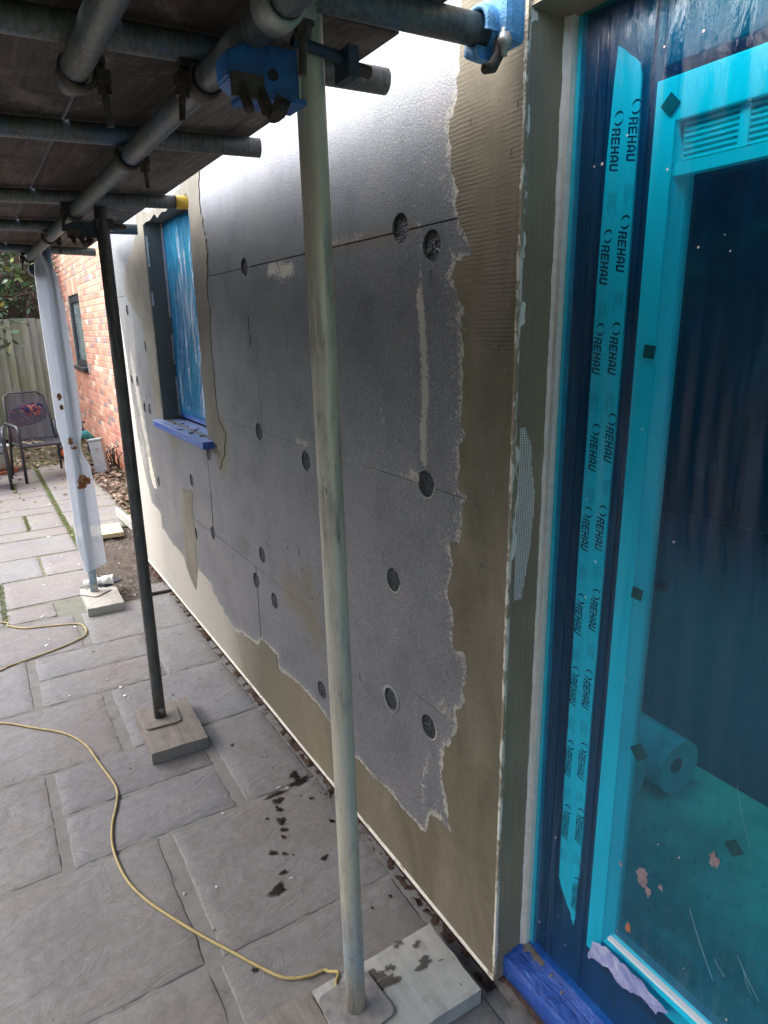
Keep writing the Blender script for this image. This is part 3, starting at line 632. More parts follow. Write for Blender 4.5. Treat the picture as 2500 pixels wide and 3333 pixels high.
# ---- reveal of the door and corner beads
rev = MB(); YC = .985; XD = 1.0
v, f = [], []; nx, nz = 12, 90
for j in range(nz + 1):
    for i in range(nx + 1):
        x = W + .001 + (XD - W) * i / nx; z = ZB - .01 + (2.20 - ZB + .01) * j / nz
        v.append((x, YC + .0012 * noise.noise(Vector((x * 30, 0, z * 9))), z))
for j in range(nz):
    for i in range(nx): a = j * (nx + 1) + i; f.append((a, a + 1, a + nx + 2, a + nx + 1))
P(pyd('door_reveal', v, f, M['reveal'], wall_o, True))
P(box('reveal_backing', (W + .003, 1.25, YC + .004, 1.02, ZB - .01, 2.21), M['reveal'], wall_o))
P(box('reveal_head', (W + .001, 1.02, -1.34, YC + .02, 2.188, 2.1945), M['reveal'], wall_o))
# outer corner bead: nose plus ragged exposed wings
v, f = [], []; zs = np.linspace(ZB - .004, 2.2, 260)
for z in zs:
    e = .0018 + .0022 * max(0, noise.noise(Vector((0, 3, z * 16)))) + .0016 * abs(noise.noise(Vector((0, 5, z * 60))))
    for x, y in ((W - .0055, YC + e * 1.6), (W - .0055, YC - .0035), (W + e, YC - .0035), (W + e, YC + .001), (W - .004, YC + e)): v.append((x, y, z))
for i in range(len(zs) - 1):
    for k in range(5): a = i * 5 + k; b = i * 5 + (k + 1) % 5; f.append((a, b, b + 5, a + 5))
P(pyd('corner_bead', v, f, M['bead_patchy'], wall_o))
def rect_px_reveal(x0, z0, z1, x1, name, mat, seed, th=.0012):
    pts = jitter_poly([(x0, z0), (x1, z0 + .01), (x1, z1 - .02), (x0, z1)], .003, 4, seed); n = len(pts)
    tris = tessellate_polygon([[Vector((p[0], p[1], 0)) for p in pts]])
    o = pyd(name, [(p[0], YC - th, p[1]) for p in pts] + [(p[0], YC + .0005, p[1]) for p in pts], [tuple(t) for t in tris] + [(i, (i + 1) % n, n + (i + 1) % n, n + i) for i in range(n)], mat, wall_o); return P(o)
for i, (a, b, wd) in enumerate([(2.16, 2.20, .018), (1.78, 1.84, .010), (1.66, 1.73, .013), (1.98, 2.06, .006), (1.19, 1.45, .012), (.30, .46, .004), (.14, .21, .005), (1.86, 1.95, .006)]):
    rect_px_reveal(W + .001, a, b, W + wd, 'exposed_bead_wing', M['bead'], i + 20)
# exposed glass fibre mesh on the reveal (strands)
mb = MB(); mo = [(1.10, .022), (1.20, .040), (1.28, .046), (1.34, .046), (1.39, .036), (1.44, .030), (1.47, .014)]
def mw(z): return np.interp(z, [q[0] for q in mo], [q[1] for q in mo], left=0, right=0)
z = 1.10
while z < 1.47:
    wd = mw(z) + .004 * noise.noise(Vector((z * 60, 0, 0)))
    if wd > .006: mb.box(W + .013, W + .013 + wd, YC - .0022, YC - .0012, z, z + .0012)
    z += .0052
for k in range(10):
    x = W + .015 + k * .0048; zz = [q for q in np.linspace(1.10, 1.47, 60) if mw(q) + .013 > x - W]
    if zz: mb.box(x, x + .0012, YC - .0028, YC - .0018, min(zz), max(zz))
P(tag(mb.build('reinforcement_mesh', M['mesh'], wall_o), kind='stuff'))
# frame-side bead (cream strip) with ragged render edge
v, f = [], []
for z in zs:
    e = .0035 + .003 * noise.noise(Vector((1, 3, z * 18))) + .0015 * noise.noise(Vector((1, 5, z * 90)))
    for x, y in ((XD - .010 - e, YC - .0005), (XD - .008, YC - .006), (XD - .008, YC - .016), (XD + .012, YC - .016), (XD + .012, YC + .001)): v.append((x, y, max(z, .12)))
for i in range(len(zs) - 1):
    for k in range(5): a = i * 5 + k; b = i * 5 + (k + 1) % 5; f.append((a, b, b + 5, a + 5))
P(pyd('frame_seal_bead', v, f, M['bead'], wall_o))

# ================================================================== FILMED DOOR
D = 1.012
door = empty('glazed_door', (D, -.2, .12), label='large glazed door with dark frame and pale sash sealed behind blue film', cat='door')
Y1 = .967
P(box('outer_frame', (D + .006, D + .07, .795, Y1, .12, 2.19), M['frame'], door, .003))
P(box('outer_frame', (D + .006, D + .07, -1.33, .795, 2.06, 2.19), M['frame'], door, .003))
P(box('outer_frame', (D + .006, D + .07, -1.33, .795, .125, .25), M['frame'], door, .003))
P(box('outer_frame', (D + .006, D + .07, -1.33, -1.16, .25, 2.06), M['frame'], door, .003))
for yy_ in (.925, .905, .812): P(box('frame_groove', (D + .001, D + .006, yy_, yy_ + .0025, .14, 2.17), M['frame'], door))
P(box('white_edge_strip', (D - .006, D + .006, .958, .968, .13, 2.186), M['cyan_tape'], door))
# printed tape: slightly slanting strip with torn bottom end
tp = [(.884, 2.118), (.836, 2.078), (.831, 2.060), (.829, 1.6), (.832, 1.2), (.835, .8), (.835, .5), (.838, .33), (.842, .300), (.850, .325), (.862, .34), (.874, .36), (.884, .375), (.893, .40), (.896, .8), (.898, 1.3), (.894, 1.9)]
tape_o = slab_poly_x('printed_tape', jitter_poly(tp, .0008, 2, 3), D + .0015, .0045, M['upvc'], door); P(tape_o)
def text_mesh(name, txt, size, y, z, mat, parent, sx=.8, x=D - .0008, bold=.02, shear=0):
    cu = bpy.data.curves.new(name, 'FONT'); cu.body = txt; cu.size = size; cu.offset = bold * size; cu.extrude = .0002; cu.shear = shear; cu.resolution_u = 3; cu.align_x = 'CENTER'; cu.align_y = 'CENTER'; cu.space_character = 1.08
    o = bpy.data.objects.new(name, cu); C.objects.link(o); dg = bpy.context.evaluated_depsgraph_get(); me = bpy.data.meshes.new_from_object(o.evaluated_get(dg)); bpy.data.objects.remove(o)
    # text x -> -Z, text y -> -Y, text z -> -X
    me.transform(Matrix(((0, 0, -1, 0), (0, -1, 0, 0), (-sx, 0, 0, 0), (0, 0, 0, 1)))); me.transform(Matrix.Translation((x, y, z)))
    me.materials.clear(); me.materials.append(mat); ob = bpy.data.objects.new(name, me); link(ob, parent); return P(ob)
XT = D + .0012
GL = {'R': [(0,0,.27,1),(.27,.82,.9,1),(.27,.40,.9,.56),(.72,.50,1,.90),(.66,0,.98,.36)], 'E': [(0,0,.28,1),(.28,.80,1,1),(.28,.41,.92,.59),(.28,0,1,.20)],
      'H': [(0,0,.28,1),(.72,0,1,1),(.28,.40,.72,.60)], 'A': [(0,0,.27,.70),(.73,0,1,.70),(.10,.62,.36,.88),(.64,.62,.90,.88),(.24,.82,.76,1),(.27,.24,.73,.42)], 'U': [(0,.12,.28,1),(.72,.12,1,1),(.08,0,.92,.22)]}
def word_mesh(yc, zc, parent):
    mb = MB(); lw, gp, hh = .0114, .0024, .0185; x0 = -(5 * lw + 4 * gp) / 2
    for i, ch in enumerate('REHAU'):
        for n_, (a, b, c_, d_) in enumerate(GL[ch]):
            pts = []
            for u, v_ in ((a, b), (c_, b), (c_, d_), (a, d_)):
                tx = x0 + i * (lw + gp) + u * lw + .0035 * (v_ - .5); ty = (v_ - .5) * hh; pts.append((XT - .00003 * n_, yc - ty, zc - tx))
            mb.add(pts, [(0, 1, 2, 3)])
    return mb.build('printed_word', M['print'], parent)
def ring(y, z, r, parent):
    mb = MB()
    for a0, a1, in ((20, 165), (200, 345)):
        n = 12
        v = []
        for k in range(n + 1):
            a = R(a0 + (a1 - a0) * k / n); wd = .0016 * math.sin(math.pi * k / n) + .0003
            for rr in (r - wd, r + wd): v.append((XT, y - rr * math.cos(a), z + rr * math.sin(a)))
        mb.add(v, [(2 * k, 2 * k + 1, 2 * k + 3, 2 * k + 2) for k in range(n)])
    mb.build('printed_logo', M['print'], parent)
cols = [(.848, [1.967, 1.790 + .0, 1.611, 1.434, 1.267, 1.091, .909, .733, .567, .381]), (.880, [1.958, 1.7825, 1.603, 1.4355, 1.2565, 1.0805, .905, .727, .550, .372])]
zR = [1.967, 1.790, 1.611, 1.447, 1.268, 1.092, .909, .733, .567, .381]; zL = [1.958, 1.783, 1.610, 1.436, 1.257, 1.081, .900, .730, .551, .372]
yR = [.841, .846, .848, .842, .848, .849, .852, .851, .845, .842]; yL = [.876, .882, .885, .878, .884, .887, .888, .888, .884, .880]
for i in range(10):
    for zc, yc in ((zR[i], yR[i]), (zL[i] - .012 * (i % 2), yL[i])):
        if zc < .40 and yc > .86: continue
        word_mesh(yc, zc, tape_o)
        ring(yc - .004, zc + .048, .0098, tape_o)
        mb = MB(); q = random.Random(i)
        for k in range(5):
            l = q.uniform(.018, .034); yy_ = yc - .010 + k * .0042; zt = zc - .066 - q.uniform(0, .004); z0 = zt
            while z0 > zt - l: s = q.uniform(.0015, .004); mb.add([(XT, yy_, z0), (XT, yy_ + .0009, z0), (XT, yy_ + .0009, z0 - s), (XT, yy_, z0 - s)], [(0, 1, 2, 3)]); z0 -= s + .0006
        if zt - l > .335: mb.build('small_print_block', M['smallprint'], tape_o)
# sash (white profile), its bevel, glazing bead and vent
P(box('sash_frame', (D - .002, D + .06, .757, .797, .285, 2.04), M['upvc'], door, .002))
P(box('sash_frame', (D - .002, D + .06, -1.15, .757, 1.975, 2.04), M['upvc'], door, .002))
P(box('sash_frame', (D + .012, D + .06, -1.15, .757, .285, .335), M['upvc'], door, .002))
mb = MB(); mb.add([(D + .002, .757, .33), (D + .002, .757, 1.98), (D + .022, .743, 1.90), (D + .022, .743, .352)], [(0, 1, 2, 3)]); mb.add([(D + .022, .743, .352), (D + .022, .743, 1.90), (D + .04, .743, 1.90), (D + .04, .743, .352)], [(0, 1, 2, 3)])
P(mb.build('glazing_bead', M['upvc'], door))
mb = MB(); mb.add([(D + .002, .757, .335), (D + .002, -1.15, .335), (D + .022, -1.15, .356), (D + .022, .743, .356)], [(0, 1, 2, 3)])
P(mb.build('glazing_bead', M['upvc'], door))
lb = box('bright_line_strip', (D - .026, D - .013, -1.15, .724, .386, .3925), M['upvc'], door, .001); P(lb)  # white strip set before the film, imitates the brightly lit line at the glass foot
P(box('vent_panel', (D + .018, D + .03, -1.15, .755, 1.915, 1.976), M['upvc'], door)); 
for k in range(7): P(box('vent_rib', (D + .010, D + .018, -1.15, .748, 1.918 + k * .0082, 1.9215 + k * .0082), M['upvc'], door))
P(box('vent_divider', (D + .008, D + .018, .640, .655, 1.917, 1.974), M['upvc'], door))
P(box('glazing_bead', (D + .002, D + .022, -1.15, .757, 1.895, 1.913), M['upvc'], door))
P(box('glass_pane', (D + .03, D + .034, -1.15, .745, .345, 1.90), M['glass'], door))
for (px, s) in (((2184, 340), .012), ((2115, 1145), .011), ((2075, 1932), .011), ((2082, 2448), .015), ((2357, 2782), .013)):
    y, z = wall(*px, D - .003); bm = bmesh.new(); bbox(bm, -.0012, .0012, -s, s, -s, s); o = bm_obj('packer_square', bm, M['brown'], door); o.location = (D - .0045 if px[0] < 2190 else D + .026, y, z); o.rotation_euler = (R(45 if s > .0115 else 6), 0, 0); P(o)
# door film: one wavy sheet
def film_sheet(name, x, y0, y1, z0, z1, mat, parent, ny, nz, amp, sy, sz, seed, bow=.004):
    v, f = [], []
    for j in range(nz + 1):
        for i in range(ny + 1):
            y = y0 + (y1 - y0) * i / ny; z = z0 + (z1 - z0) * j / nz; e = min(1, min(i, ny - i) / 3, min(j, nz - j) / 3)
            v.append((x - bow * e + amp * e * noise.noise(Vector((seed, y * sy, z * sz))), y, z))
    for j in range(nz):
        for i in range(ny): a = j * (ny + 1) + i; f.append((a, a + ny + 1, a + ny + 2, a + 1))
    return pyd(name, v, f, mat, parent, True)
P(film_sheet('protective_film', D - .010, -1.32, .957, .135, 2.186, M['door_film'], door, 110, 110, .0035, 9, .9, 2.0))
# peeled bottom edge of film, splashes and scratches on it
def film_poly(name, px, mat, th=.001, seed=1, x=D - .019, par=None, amp=.003):
    o = slab_poly_x(name, jitter_poly([wall(*p, x) for p in px], amp, 3, seed), x, th, mat, par or door); return P(o)
film_poly('peeled_foil', [(1930,3062),(1975,3085),(2035,3140),(2105,3218),(2175,3296),(2135,3303),(2110,3270),(2060,3230),(2010,3200),(1980,3150),(1930,3120),(1912,3115)], M['lilac'], .0006, 4)
for i, (px, s) in enumerate([((2090, 2850), .020), ((2323, 2800), .016), ((2150, 2890), .007), ((2020, 2812), .006), ((2045, 3018), .012), ((2110, 2905), .010)]):
    y, z = wall(*px, D - .016); q = random.Random(i); pts = [(y + s * (1 + q.uniform(-.5, .4)) * math.cos(a) * .6, z + s * (1 + q.uniform(-.5, .4)) * math.sin(a)) for a in np.linspace(0, 2 * math.pi, 14)[:-1]]
    P(slab_poly_x('mortar_splash', jitter_poly(pts, .001, 2, i), D - .0165, .002, M['pinksplat'] if i != 4 else M['terracotta'], door))
q = random.Random(12)
mb = MB()
for i in range(90):
    y, z = q.uniform(-.3, .95), q.uniform(.2, 2.1); s = q.uniform(.0008, .0022); 
    if .3 < z < .9 and q.random() < .3: z *= .8
    mb.add([(D - .0165, y + s * math.cos(a) * (1 + q.random() * .6), z + s * math.sin(a) * (1.3)) for a in np.linspace(0, 6.28, 7)[:-1]], [(5, 4, 3, 2, 1, 0)])
o = mb.build('speckles', M['bead'], door); P(o); o['kind'] = 'stuff'
mb = MB()
for px0, px1, wd in [((2245,2960),(2320,3190),.0012),((2325,3120),(2360,3180),.001),((2400,3110),(2470,3260),.0011),((2420,3160),(2445,3240),.0008),((1775,2960),(1835,2560),.0004),((2400,2560),(2440,2760),.0006)]:
    (y0, z0), (y1, z1) = wall(*px0, D - .016), wall(*px1, D - .016); mb.tube([(D - .016, y0, z0), (D - .0165, (y0 + y1) / 2 + .002, (z0 + z1) / 2), (D - .016, y1, z1)], wd * .32, 5)
M['scratch'] = simple('film_scratch', (.35, .60, .62), .5, 0, .3); o = mb.build('film_crease', M['scratch'], door); P(o); o['kind'] = 'stuff'

# blue wrapped door sill
sill = empty('door_sill', (.96, -.1, .06), label='blue foil wrapped sill at the foot of the glazed door with lumps of render', cat='sill')
v, f = [], []; prof = [(1.035, .140), (1.004, .137), (1.000, .126), (.970, .122), (.942, .118), (.934, .116), (.931, .111), (.932, .08), (.934, .055), (.945, .050)]
ys = np.linspace(-1.3, 1.028, 140)
for y in ys:
    for k, (x, z) in enumerate(prof):
        e = .0032 * noise.noise(Vector((x * 60, y * 34, z * 40))) + .0022 * noise.noise(Vector((x * 90, y * 80, 4)))
        yy_ = y if y < ys[-1] - 1e-6 else y + .004 * noise.noise(Vector((x * 60, 0, 1)))
        if y > .975 and x > .99: pass
        v.append((x + e * .6, yy_, z + e))
n = len(prof)
for i in range(len(ys) - 1):
    for k in range(n - 1): a = i * n + k; f.append((a, a + 1, a + n + 1, a + n))
f.append(tuple((len(ys) - 1) * n + k for k in range(n)))
P(pyd('sill_body', v, f, M['blue_foil'], sill, True))
P(box('sill_underlay', (.955, 1.10, -1.3, 1.0, -.05, .112), M['plinth'], sill))
for i, (px, s) in enumerate([((1722, 3092), .016), ((1745, 3120), .013), ((1765, 3140), .009), ((1795, 3180), .006), ((1830, 3235), .005)]):
    x, y = gnd(*px, .12); P(blob_xy('render_lump', x, y, s, .117, s * .9 + .006, M['splat'], sill, i + 5, 1.0, .5))

# ================================================================== INTERIOR seen through the film
room = empty('interior_room', (2.5, 1, .1), label='dim unfinished room behind the filmed door', cat='room')
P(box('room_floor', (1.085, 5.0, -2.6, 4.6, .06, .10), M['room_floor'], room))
P(box('floor_shade_sheet', (2.05, 4.98, -2.58, 4.58, .1005, .104), M['room_wall'], room)); P(box('room_back_wall', (5.0, 5.1, -2.6, 4.6, .1, 2.94), M['room_wall'], room)); P(box('room_side_wall', (1.26, 5.0, 4.6, 4.7, .1, 2.94), M['room_wall'], room)); P(box('room_side_wall', (1.26, 5.0, -2.7, -2.6, .1, 2.94), M['room_wall'], room))  # added dark sheet paints the deeper floor as unlit
P(box('room_ceiling', (1.266, 2.7, 2.0, 4.7, 2.94, 3.0), M['room_wall'], room)); P(box('room_ceiling', (1.266, 2.7, -2.7, -1.0, 2.94, 3.0), M['room_wall'], room)); P(box('room_ceiling', (1.255, 1.265, -2.7, 4.7, 2.94, 3.0), M['room_wall'], room)); P(box('room_ceiling', (2.7, 5.1, -2.7, 4.7, 2.94, 3.0), M['room_wall'], room))  # gap between the ceiling pieces is invented, lets skylight onto the near floor
def roll(name, a, b, r, label):
    a, b = Vector(a), Vector(b); o = empty(name, tuple(a), label=label, cat='film roll', group='rolls of clear film on the floor inside')
    mb = MB(); mb.tube([a, a.lerp(b, .3), a.lerp(b, .7), b], [r, r * 1.03, r * .98, r], 28, False); t = (b - a).normalized()
    u = t.cross(Vector((0, 0, 1))).normalized(); w_ = u.cross(t)
    for e in (a, b):
        vs = []; 
        for rr in (r, r * .7, r * .3):
            for k in range(28): an = 2 * math.pi * k / 28; vs.append(e + (u * math.cos(an) + w_ * math.sin(an)) * rr - t * (0 if rr > .9 * r else .012) * (1 if e is b else -1))
        mb.add(vs, [(c * 28 + k, c * 28 + (k + 1) % 28, (c + 1) * 28 + (k + 1) % 28, (c + 1) * 28 + k) for c in (0, 1) for k in range(28)])
    P(mb.build('wound_film', M['bubble'], o, True)); mb = MB(); mb.tube([a + t * .01, b - t * .01], r * .3, 16, False); P(mb.build('core_tube', M['pad_wood'], o))
roll('film_roll', (1.66, 1.20, .19), (1.68, 2.1, .19), .09, 'clear film roll lying nearest the glass inside the door'); roll('film_roll', (1.865, 1.15, .197), (1.91, 2.1, .197), .097, 'clear film roll behind the other roll with its hollow end showing')
mb = MB(); q = random.Random(5)
for i in range(140):
    x, y, s = q.uniform(1.15, 1.9), q.uniform(.5, 1.2), q.uniform(.002, .009); mb.add([(x + s * math.cos(a), y + s * math.sin(a) * q.uniform(.6, 1.2), .101 + (.004 if k % 2 else .001)) for k, a in enumerate(np.linspace(0, 6.28, 7)[:-1])], [(0, 1, 2, 3, 4, 5)])
o = mb.build('floor_debris', M['bead_dirty'], room); P(o); o['kind'] = 'stuff'

# ================================================================== SMALL WINDOW
win = empty('small_window', (1.0, 3.47, WIN[2]), label='narrow window sealed behind crinkled blue film with blue wrapped frame', cat='window')
a, b, c, d = WIN; XW = 1.005
def quad(name, pts, mat, par):
    return P(pyd(name, pts, [(0, 1, 2, 3)], mat, par))
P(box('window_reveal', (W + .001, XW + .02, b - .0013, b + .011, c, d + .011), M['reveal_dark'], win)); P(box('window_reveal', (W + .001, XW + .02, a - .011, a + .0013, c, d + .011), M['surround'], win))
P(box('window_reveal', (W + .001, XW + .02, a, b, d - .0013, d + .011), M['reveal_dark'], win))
mb = MB(); z = c + .02
while z < d - .01:
    if noise.noise(Vector((z * 8, 2, 0))) > -.15: mb.box(XW - .012 - .004 * abs(noise.noise(Vector((z * 50, 0, 0)))), XW - .001, b - .0025, b - .001, z, z + .004)
    z += .007
o = mb.build('bead_mesh', M['mesh'], win); P(o); o['kind'] = 'stuff'
for i, (z0, z1) in enumerate([(2.0, 2.15), (1.80, 1.87)]):
    mb = MB(); z = z0
    while z < z1: mb.box(W + .004, W + .012 + .012 * abs(noise.noise(Vector((z * 40, 7, 0)))), b - .0022, b - .001, z, z + .0035); z += .006
    o = mb.build('bead_mesh', M['mesh'], win); P(o); o['kind'] = 'stuff'
for bb in ((XW, XW + .05, b - .055, b, c + .01, d), (XW, XW + .05, a, a + .055, c + .01, d), (XW, XW + .05, a + .055, b - .055, c + .01, c + .07), (XW, XW + .05, a + .055, b - .055, d - .055, d)): P(box('window_frame', bb, M['blue_foil'], win, .003))
P(box('window_pane', (XW + .03, XW + .034, a + .05, b - .05, c + .06, d - .05), M['glass'], win)); P(box('room_blind', (XW + .12, XW + .125, a, b, c, d), M['upvc'], win))
wf = film_sheet('crinkled_film', XW - .006, a + .004, b - .03, c + .035, d - .006, M['window_film'], win, 150, 90, .014, 30, 2.2, 9.0, .006); P(wf)
# crisp crease lines standing out of the film
mb = MB(); q = random.Random(4)
for i in range(46):
    y = q.uniform(a + .03, b - .2); z0 = q.uniform(c + .06, d - .3); L = q.uniform(.08, .45); pts = [(XW - .019 - q.uniform(0, .004), y + .06 * t * t * L + .004 * noise.noise(Vector((t * 3, i, 0))), z0 + L * (1 - t)) for t in np.linspace(0, 1, 7)]
    mb.tube(pts, [.0002, .0008, .0011, .0012, .0011, .0008, .0002], 5)
o = mb.build('film_crease', M['window_film'], win); P(o); o['kind'] = 'stuff'
ws = empty('window_sill', (.87, 3.45, c - .03), label='blue foil covered sill projecting under the small window with crumbs of render', cat='sill')
bm = bmesh.new(); bbox(bm, .853, XW + .01, 2.972, 3.945, c - .032, c - .001, .004); bmesh.ops.recalc_face_normals(bm, faces=bm.faces); P(bm_obj('sill_board', bm, M['blue_foil_dusty'], ws))
P(box('sill_foil_front', (.8505, .856, 2.970, 3.90, c - .034, c - .003), M['blue_foil'], ws, .001)); P(box('sill_foil_end', (.853, W - .005, 2.968, 2.973, c - .034, c - .002), M['blue_foil'], ws))
q = random.Random(9)
for i in range(9): P(blob_xy('render_crumb', q.uniform(.875, .985), q.uniform(3.06, 3.8), q.uniform(.004, .011), c - .001, q.uniform(.003, .008), M['wetstain'] if i % 2 else M['iron'], ws, i + 40, 1.5, .5))

# ================================================================== SCAFFOLD
ZL, ZR_, ZDK = 2.10, 2.148, 2.177
poles = [((.572, 1.115, .055), (.536, 1.10, 2.62), 'tube_near', 'near scaffold standard, pale cream and galvanised, standing on the pale board by the door'),
         ((.475, 2.676, .062), (.528, 2.935, 2.35), 'tube_dark', 'dark brown scaffold standard in the middle, on a square wooden pad'),
         ((.471, 4.381, .062), (.500, 4.62, 2.3), 'tube_blue', 'far scaffold standard with blue paint, wrapped in white polythene')]
for a, b, m, lab in poles:
    o = empty('scaffold_standard', a, label=lab, cat='scaffold pole'); P(pipe('tube', a, b, M[m], o, .02415, .0035, .002))
def baseplate(c, ang, mat, label):
    o = empty('base_plate', (c[0], c[1], c[2]), ang, label, 'base plate', 'scaffold base plates')
    bm = bmesh.new(); ring = []
    for cx_, cy_, a0 in ((.052, .052, 0), (-.052, .052, 90), (-.052, -.052, 180), (.052, -.052, 270)):
        for k_ in range(6): a_ = R(a0 + 18 * k_); ring.append((cx_ + .02 * math.cos(a_), cy_ + .02 * math.sin(a_)))
    lo = [bm.verts.new((x, y, 0)) for x, y in ring]; hi = [bm.verts.new((x, y, .005)) for x, y in ring]; bm.faces.new(hi); bm.faces.new(lo[::-1])
    for k_ in range(len(ring)): m_ = (k_ + 1) % len(ring); bm.faces.new((lo[k_], lo[m_], hi[m_], hi[k_]))
    bm_obj('plate', bm, mat, o); mb = MB(); mb.tube([(0, 0, .004), (0, 0, .05)], .0175, 16); mb.build('spigot', mat, o)
baseplate((.572, 1.115, .0535), R(4), M['grate_grey'], 'steel base plate under the near standard'); baseplate((.478, 2.672, .0565), R(-4), M['pad_wood'], 'dusty base plate under the middle standard'); baseplate((.475, 4.375, .0565), R(38), M['pad_pale'], 'dusty base plate under the polythene wrapped standard')
def soleboard(x0, x1, y0, y1, z, mat, label, rz=0, h=.045, seed=0):
    cx, cy = (x0 + x1) / 2, (y0 + y1) / 2; o = empty('sole_board', (cx, cy, z), rz, label, 'wooden pad', None); nx, ny = 14, 18; v, f = [], []
    for s in (0, 1):
        for j in range(ny + 1):
            for i in range(nx + 1):
                x = (i / nx - .5) * (x1 - x0); y = (j / ny - .5) * (y1 - y0); e = .003 * noise.noise(Vector((x * 30, y * 30, seed)))
                ed = i in (0, nx) or j in (0, ny); v.append((x + (e if ed else 0), y + (e * 1.3 if ed else 0), h * (1 - s) + (.0012 * noise.noise(Vector((x * 22, y * 9, seed))) - (.002 if ed else 0)) * (1 - s)))
    q = (nx + 1) * (ny + 1)
    for j in range(ny):
        for i in range(nx): a = j * (nx + 1) + i; f.append((a, a + 1, a + nx + 2, a + nx + 1)); 
    loop = [i for i in range(nx + 1)] + [j * (nx + 1) + nx for j in range(1, ny + 1)] + [ny * (nx + 1) + i for i in range(nx - 1, -1, -1)] + [j * (nx + 1) for j in range(ny - 1, 0, -1)]
    for i in range(len(loop)): a, b = loop[i], loop[(i + 1) % len(loop)]; f.append((a, a + q, b + q, b))
    pyd('board', v, f, mat, o, False); return o
soleboard(.500, .865, .99, 1.215, .002, M['concrete_board'], 'pale board on the slabs beside the near standard, stained with wet patches', R(0), .047, 1)
soleboard(.20, .497, .985, 1.222, .002, M['pad_wood'], 'brown dirty board end under the near standard', R(0), .040, 2)
soleboard(.388, .612, 2.435, 2.80, .001, M['pad_wood'], 'square dusty wooden pad under the middle standard', R(-1.5), .052, 3)
soleboard(.392, .604, 4.115, 4.49, .001, M['pad_pale'], 'pale wooden pad under the polythene wrapped standard', R(-1), .052, 4)
# ledger
o = empty('ledger_tube', (.42, 2.8, ZL), label='long grey scaffold ledger running beside the wall under the cross tubes', cat='scaffold tube'); P(pipe('tube', (.446, .55, ZL + .0), (.405, 4.86, ZL), M['tube'], o, bend=.003, n=20))
def ledx(y): return .446 + (.405 - .446) * (y - .55) / 4.31
o = empty('return_tube', (.24, 1, ZL), label='short pale tube end hanging left of the ledger at the top left', cat='scaffold tube'); P(pipe('tube', (.262, -1.2, ZL - .0), (.231, 1.435, ZL), M['tube'], o))
# transoms
trs = [(.845, 1.015, 1.05, 'topmost cross tube whose end carries the blue coupler near the door'), (.81, 1.298, 1.335, 'cross tube just below the topmost one, its open end in front of the bright wall'), (.775, 1.90, 1.985, 'cross tube passing above the ledger just left of the near standard'),
       (.825, 2.80, 2.93, 'cross tube with yellow taped end pointing at the small window'), (.81, 3.615, 3.71, 'plain cross tube just beyond the yellow ended one'), (.785, 4.72, 4.62, 'last pale cross tube at the far end of the deck')]
for i, (xe, y0, y1, lab) in enumerate(trs):
    o = empty('transom_tube', (xe, y0, ZR_), label=lab, cat='scaffold tube', group='cross tubes under the deck'); dxy = (y1 - y0) / (xe - .15); xl = -1.7
    P(pipe('tube', (xe, y0, ZR_), (xl, y0 + dxy * (xe - xl), ZR_), M['tube'], o))
    if i == 3: P(pipe('yellow_end', (xe + .001, y0, ZR_), (xe - .045, y0, ZR_), M['yellow'], o, .0247, .0008, 0, 2))
def try_(i, x): xe, y0, y1, _ = trs[i]; return y0 + (y1 - y0) / (xe - .15) * (xe - x)
for y, lab in ((-.35, 'cross tube behind the viewer beside the door'), (-1.3, 'rearmost cross tube by the door')):
    o = empty('transom_tube', (.8, y, ZR_), label=lab, cat='scaffold tube', group='cross tubes under the deck'); P(pipe('tube', (.8, y, ZR_), (-1.7, y, ZR_), M['tube'], o))
# deck
deck = empty('scaffold_deck', (0, 1.5, ZDK), label='brown and grey scaffold boards forming the low deck overhead', cat='deck')
xs = [.757, .531, .527, .300, .294, .068, .062, -.164, -.17, -.396, -.402, -.628, -.634, -.86, -.866, -1.09, -1.096, -1.32, -1.326, -1.55]
for k in range(0, len(xs), 2):
    for (ya, yb) in ((-3.2, 1.15), (1.16, 4.82)):
        bm = bmesh.new(); bbox(bm, xs[k + 1], xs[k] - .0015, ya, yb + rnd.uniform(-.01, .02), ZDK + rnd.uniform(0, .003), ZDK + .036, .003); bmesh.ops.recalc_face_normals(bm, faces=bm.faces); P(bm_obj('deck_board', bm, M['deck'], deck))
# couplers
def coupler(x, y, zc, axis, mat, label, bolt=.055, big=1.0, rot=0, side=1):
    o = empty('scaffold_coupler', (x, y, zc), rot, label, 'coupler', 'couplers joining the scaffold tubes')
    mb = MB(); r0 = .026; n = 18; v = []
    for k in range(n + 1):
        a = R(-215 + 250 * k / n)
        for rr, yy_ in ((r0, -.021 * big), (r0, .021 * big), (r0 + .006, .019 * big), (r0 + .0075, 0), (r0 + .006, -.019 * big)): v.append((rr * math.cos(a), yy_, rr * math.sin(a)))
    f = [(5 * k + i, 5 * k + (i + 1) % 5, 5 * (k + 1) + (i + 1) % 5, 5 * (k + 1) + i) for k in range(n) for i in range(5)]; f += [tuple(range(5)), tuple(5 * n + i for i in reversed(range(5)))]
    mb.add(v, f); mb.build('band', mat, o, True)
    bx = .038 * side; mb = MB(); mb.box(bx - .012, bx + .012, -.017, .017, -.014, .004); mb.box(bx - .02, bx + .006, -.014, .014, .014, .024); mb.build('jaw', mat, o)
    mb = MB(); mb.tube([(bx, 0, .03), (bx + .002, 0, -.02), (bx + .006, .001, -.02 - bolt)], .0062, 10); mb.build('bolt', M['iron'], o, False)
    mb = MB(); mb.tube([(bx + .001, 0, -.016), (bx + .003, 0, -.032)], .0125, 6); mb.tube([(bx, 0, -.012), (bx, 0, -.016)], .0155, 14); mb.build('nut', M['iron'], o)
    return o
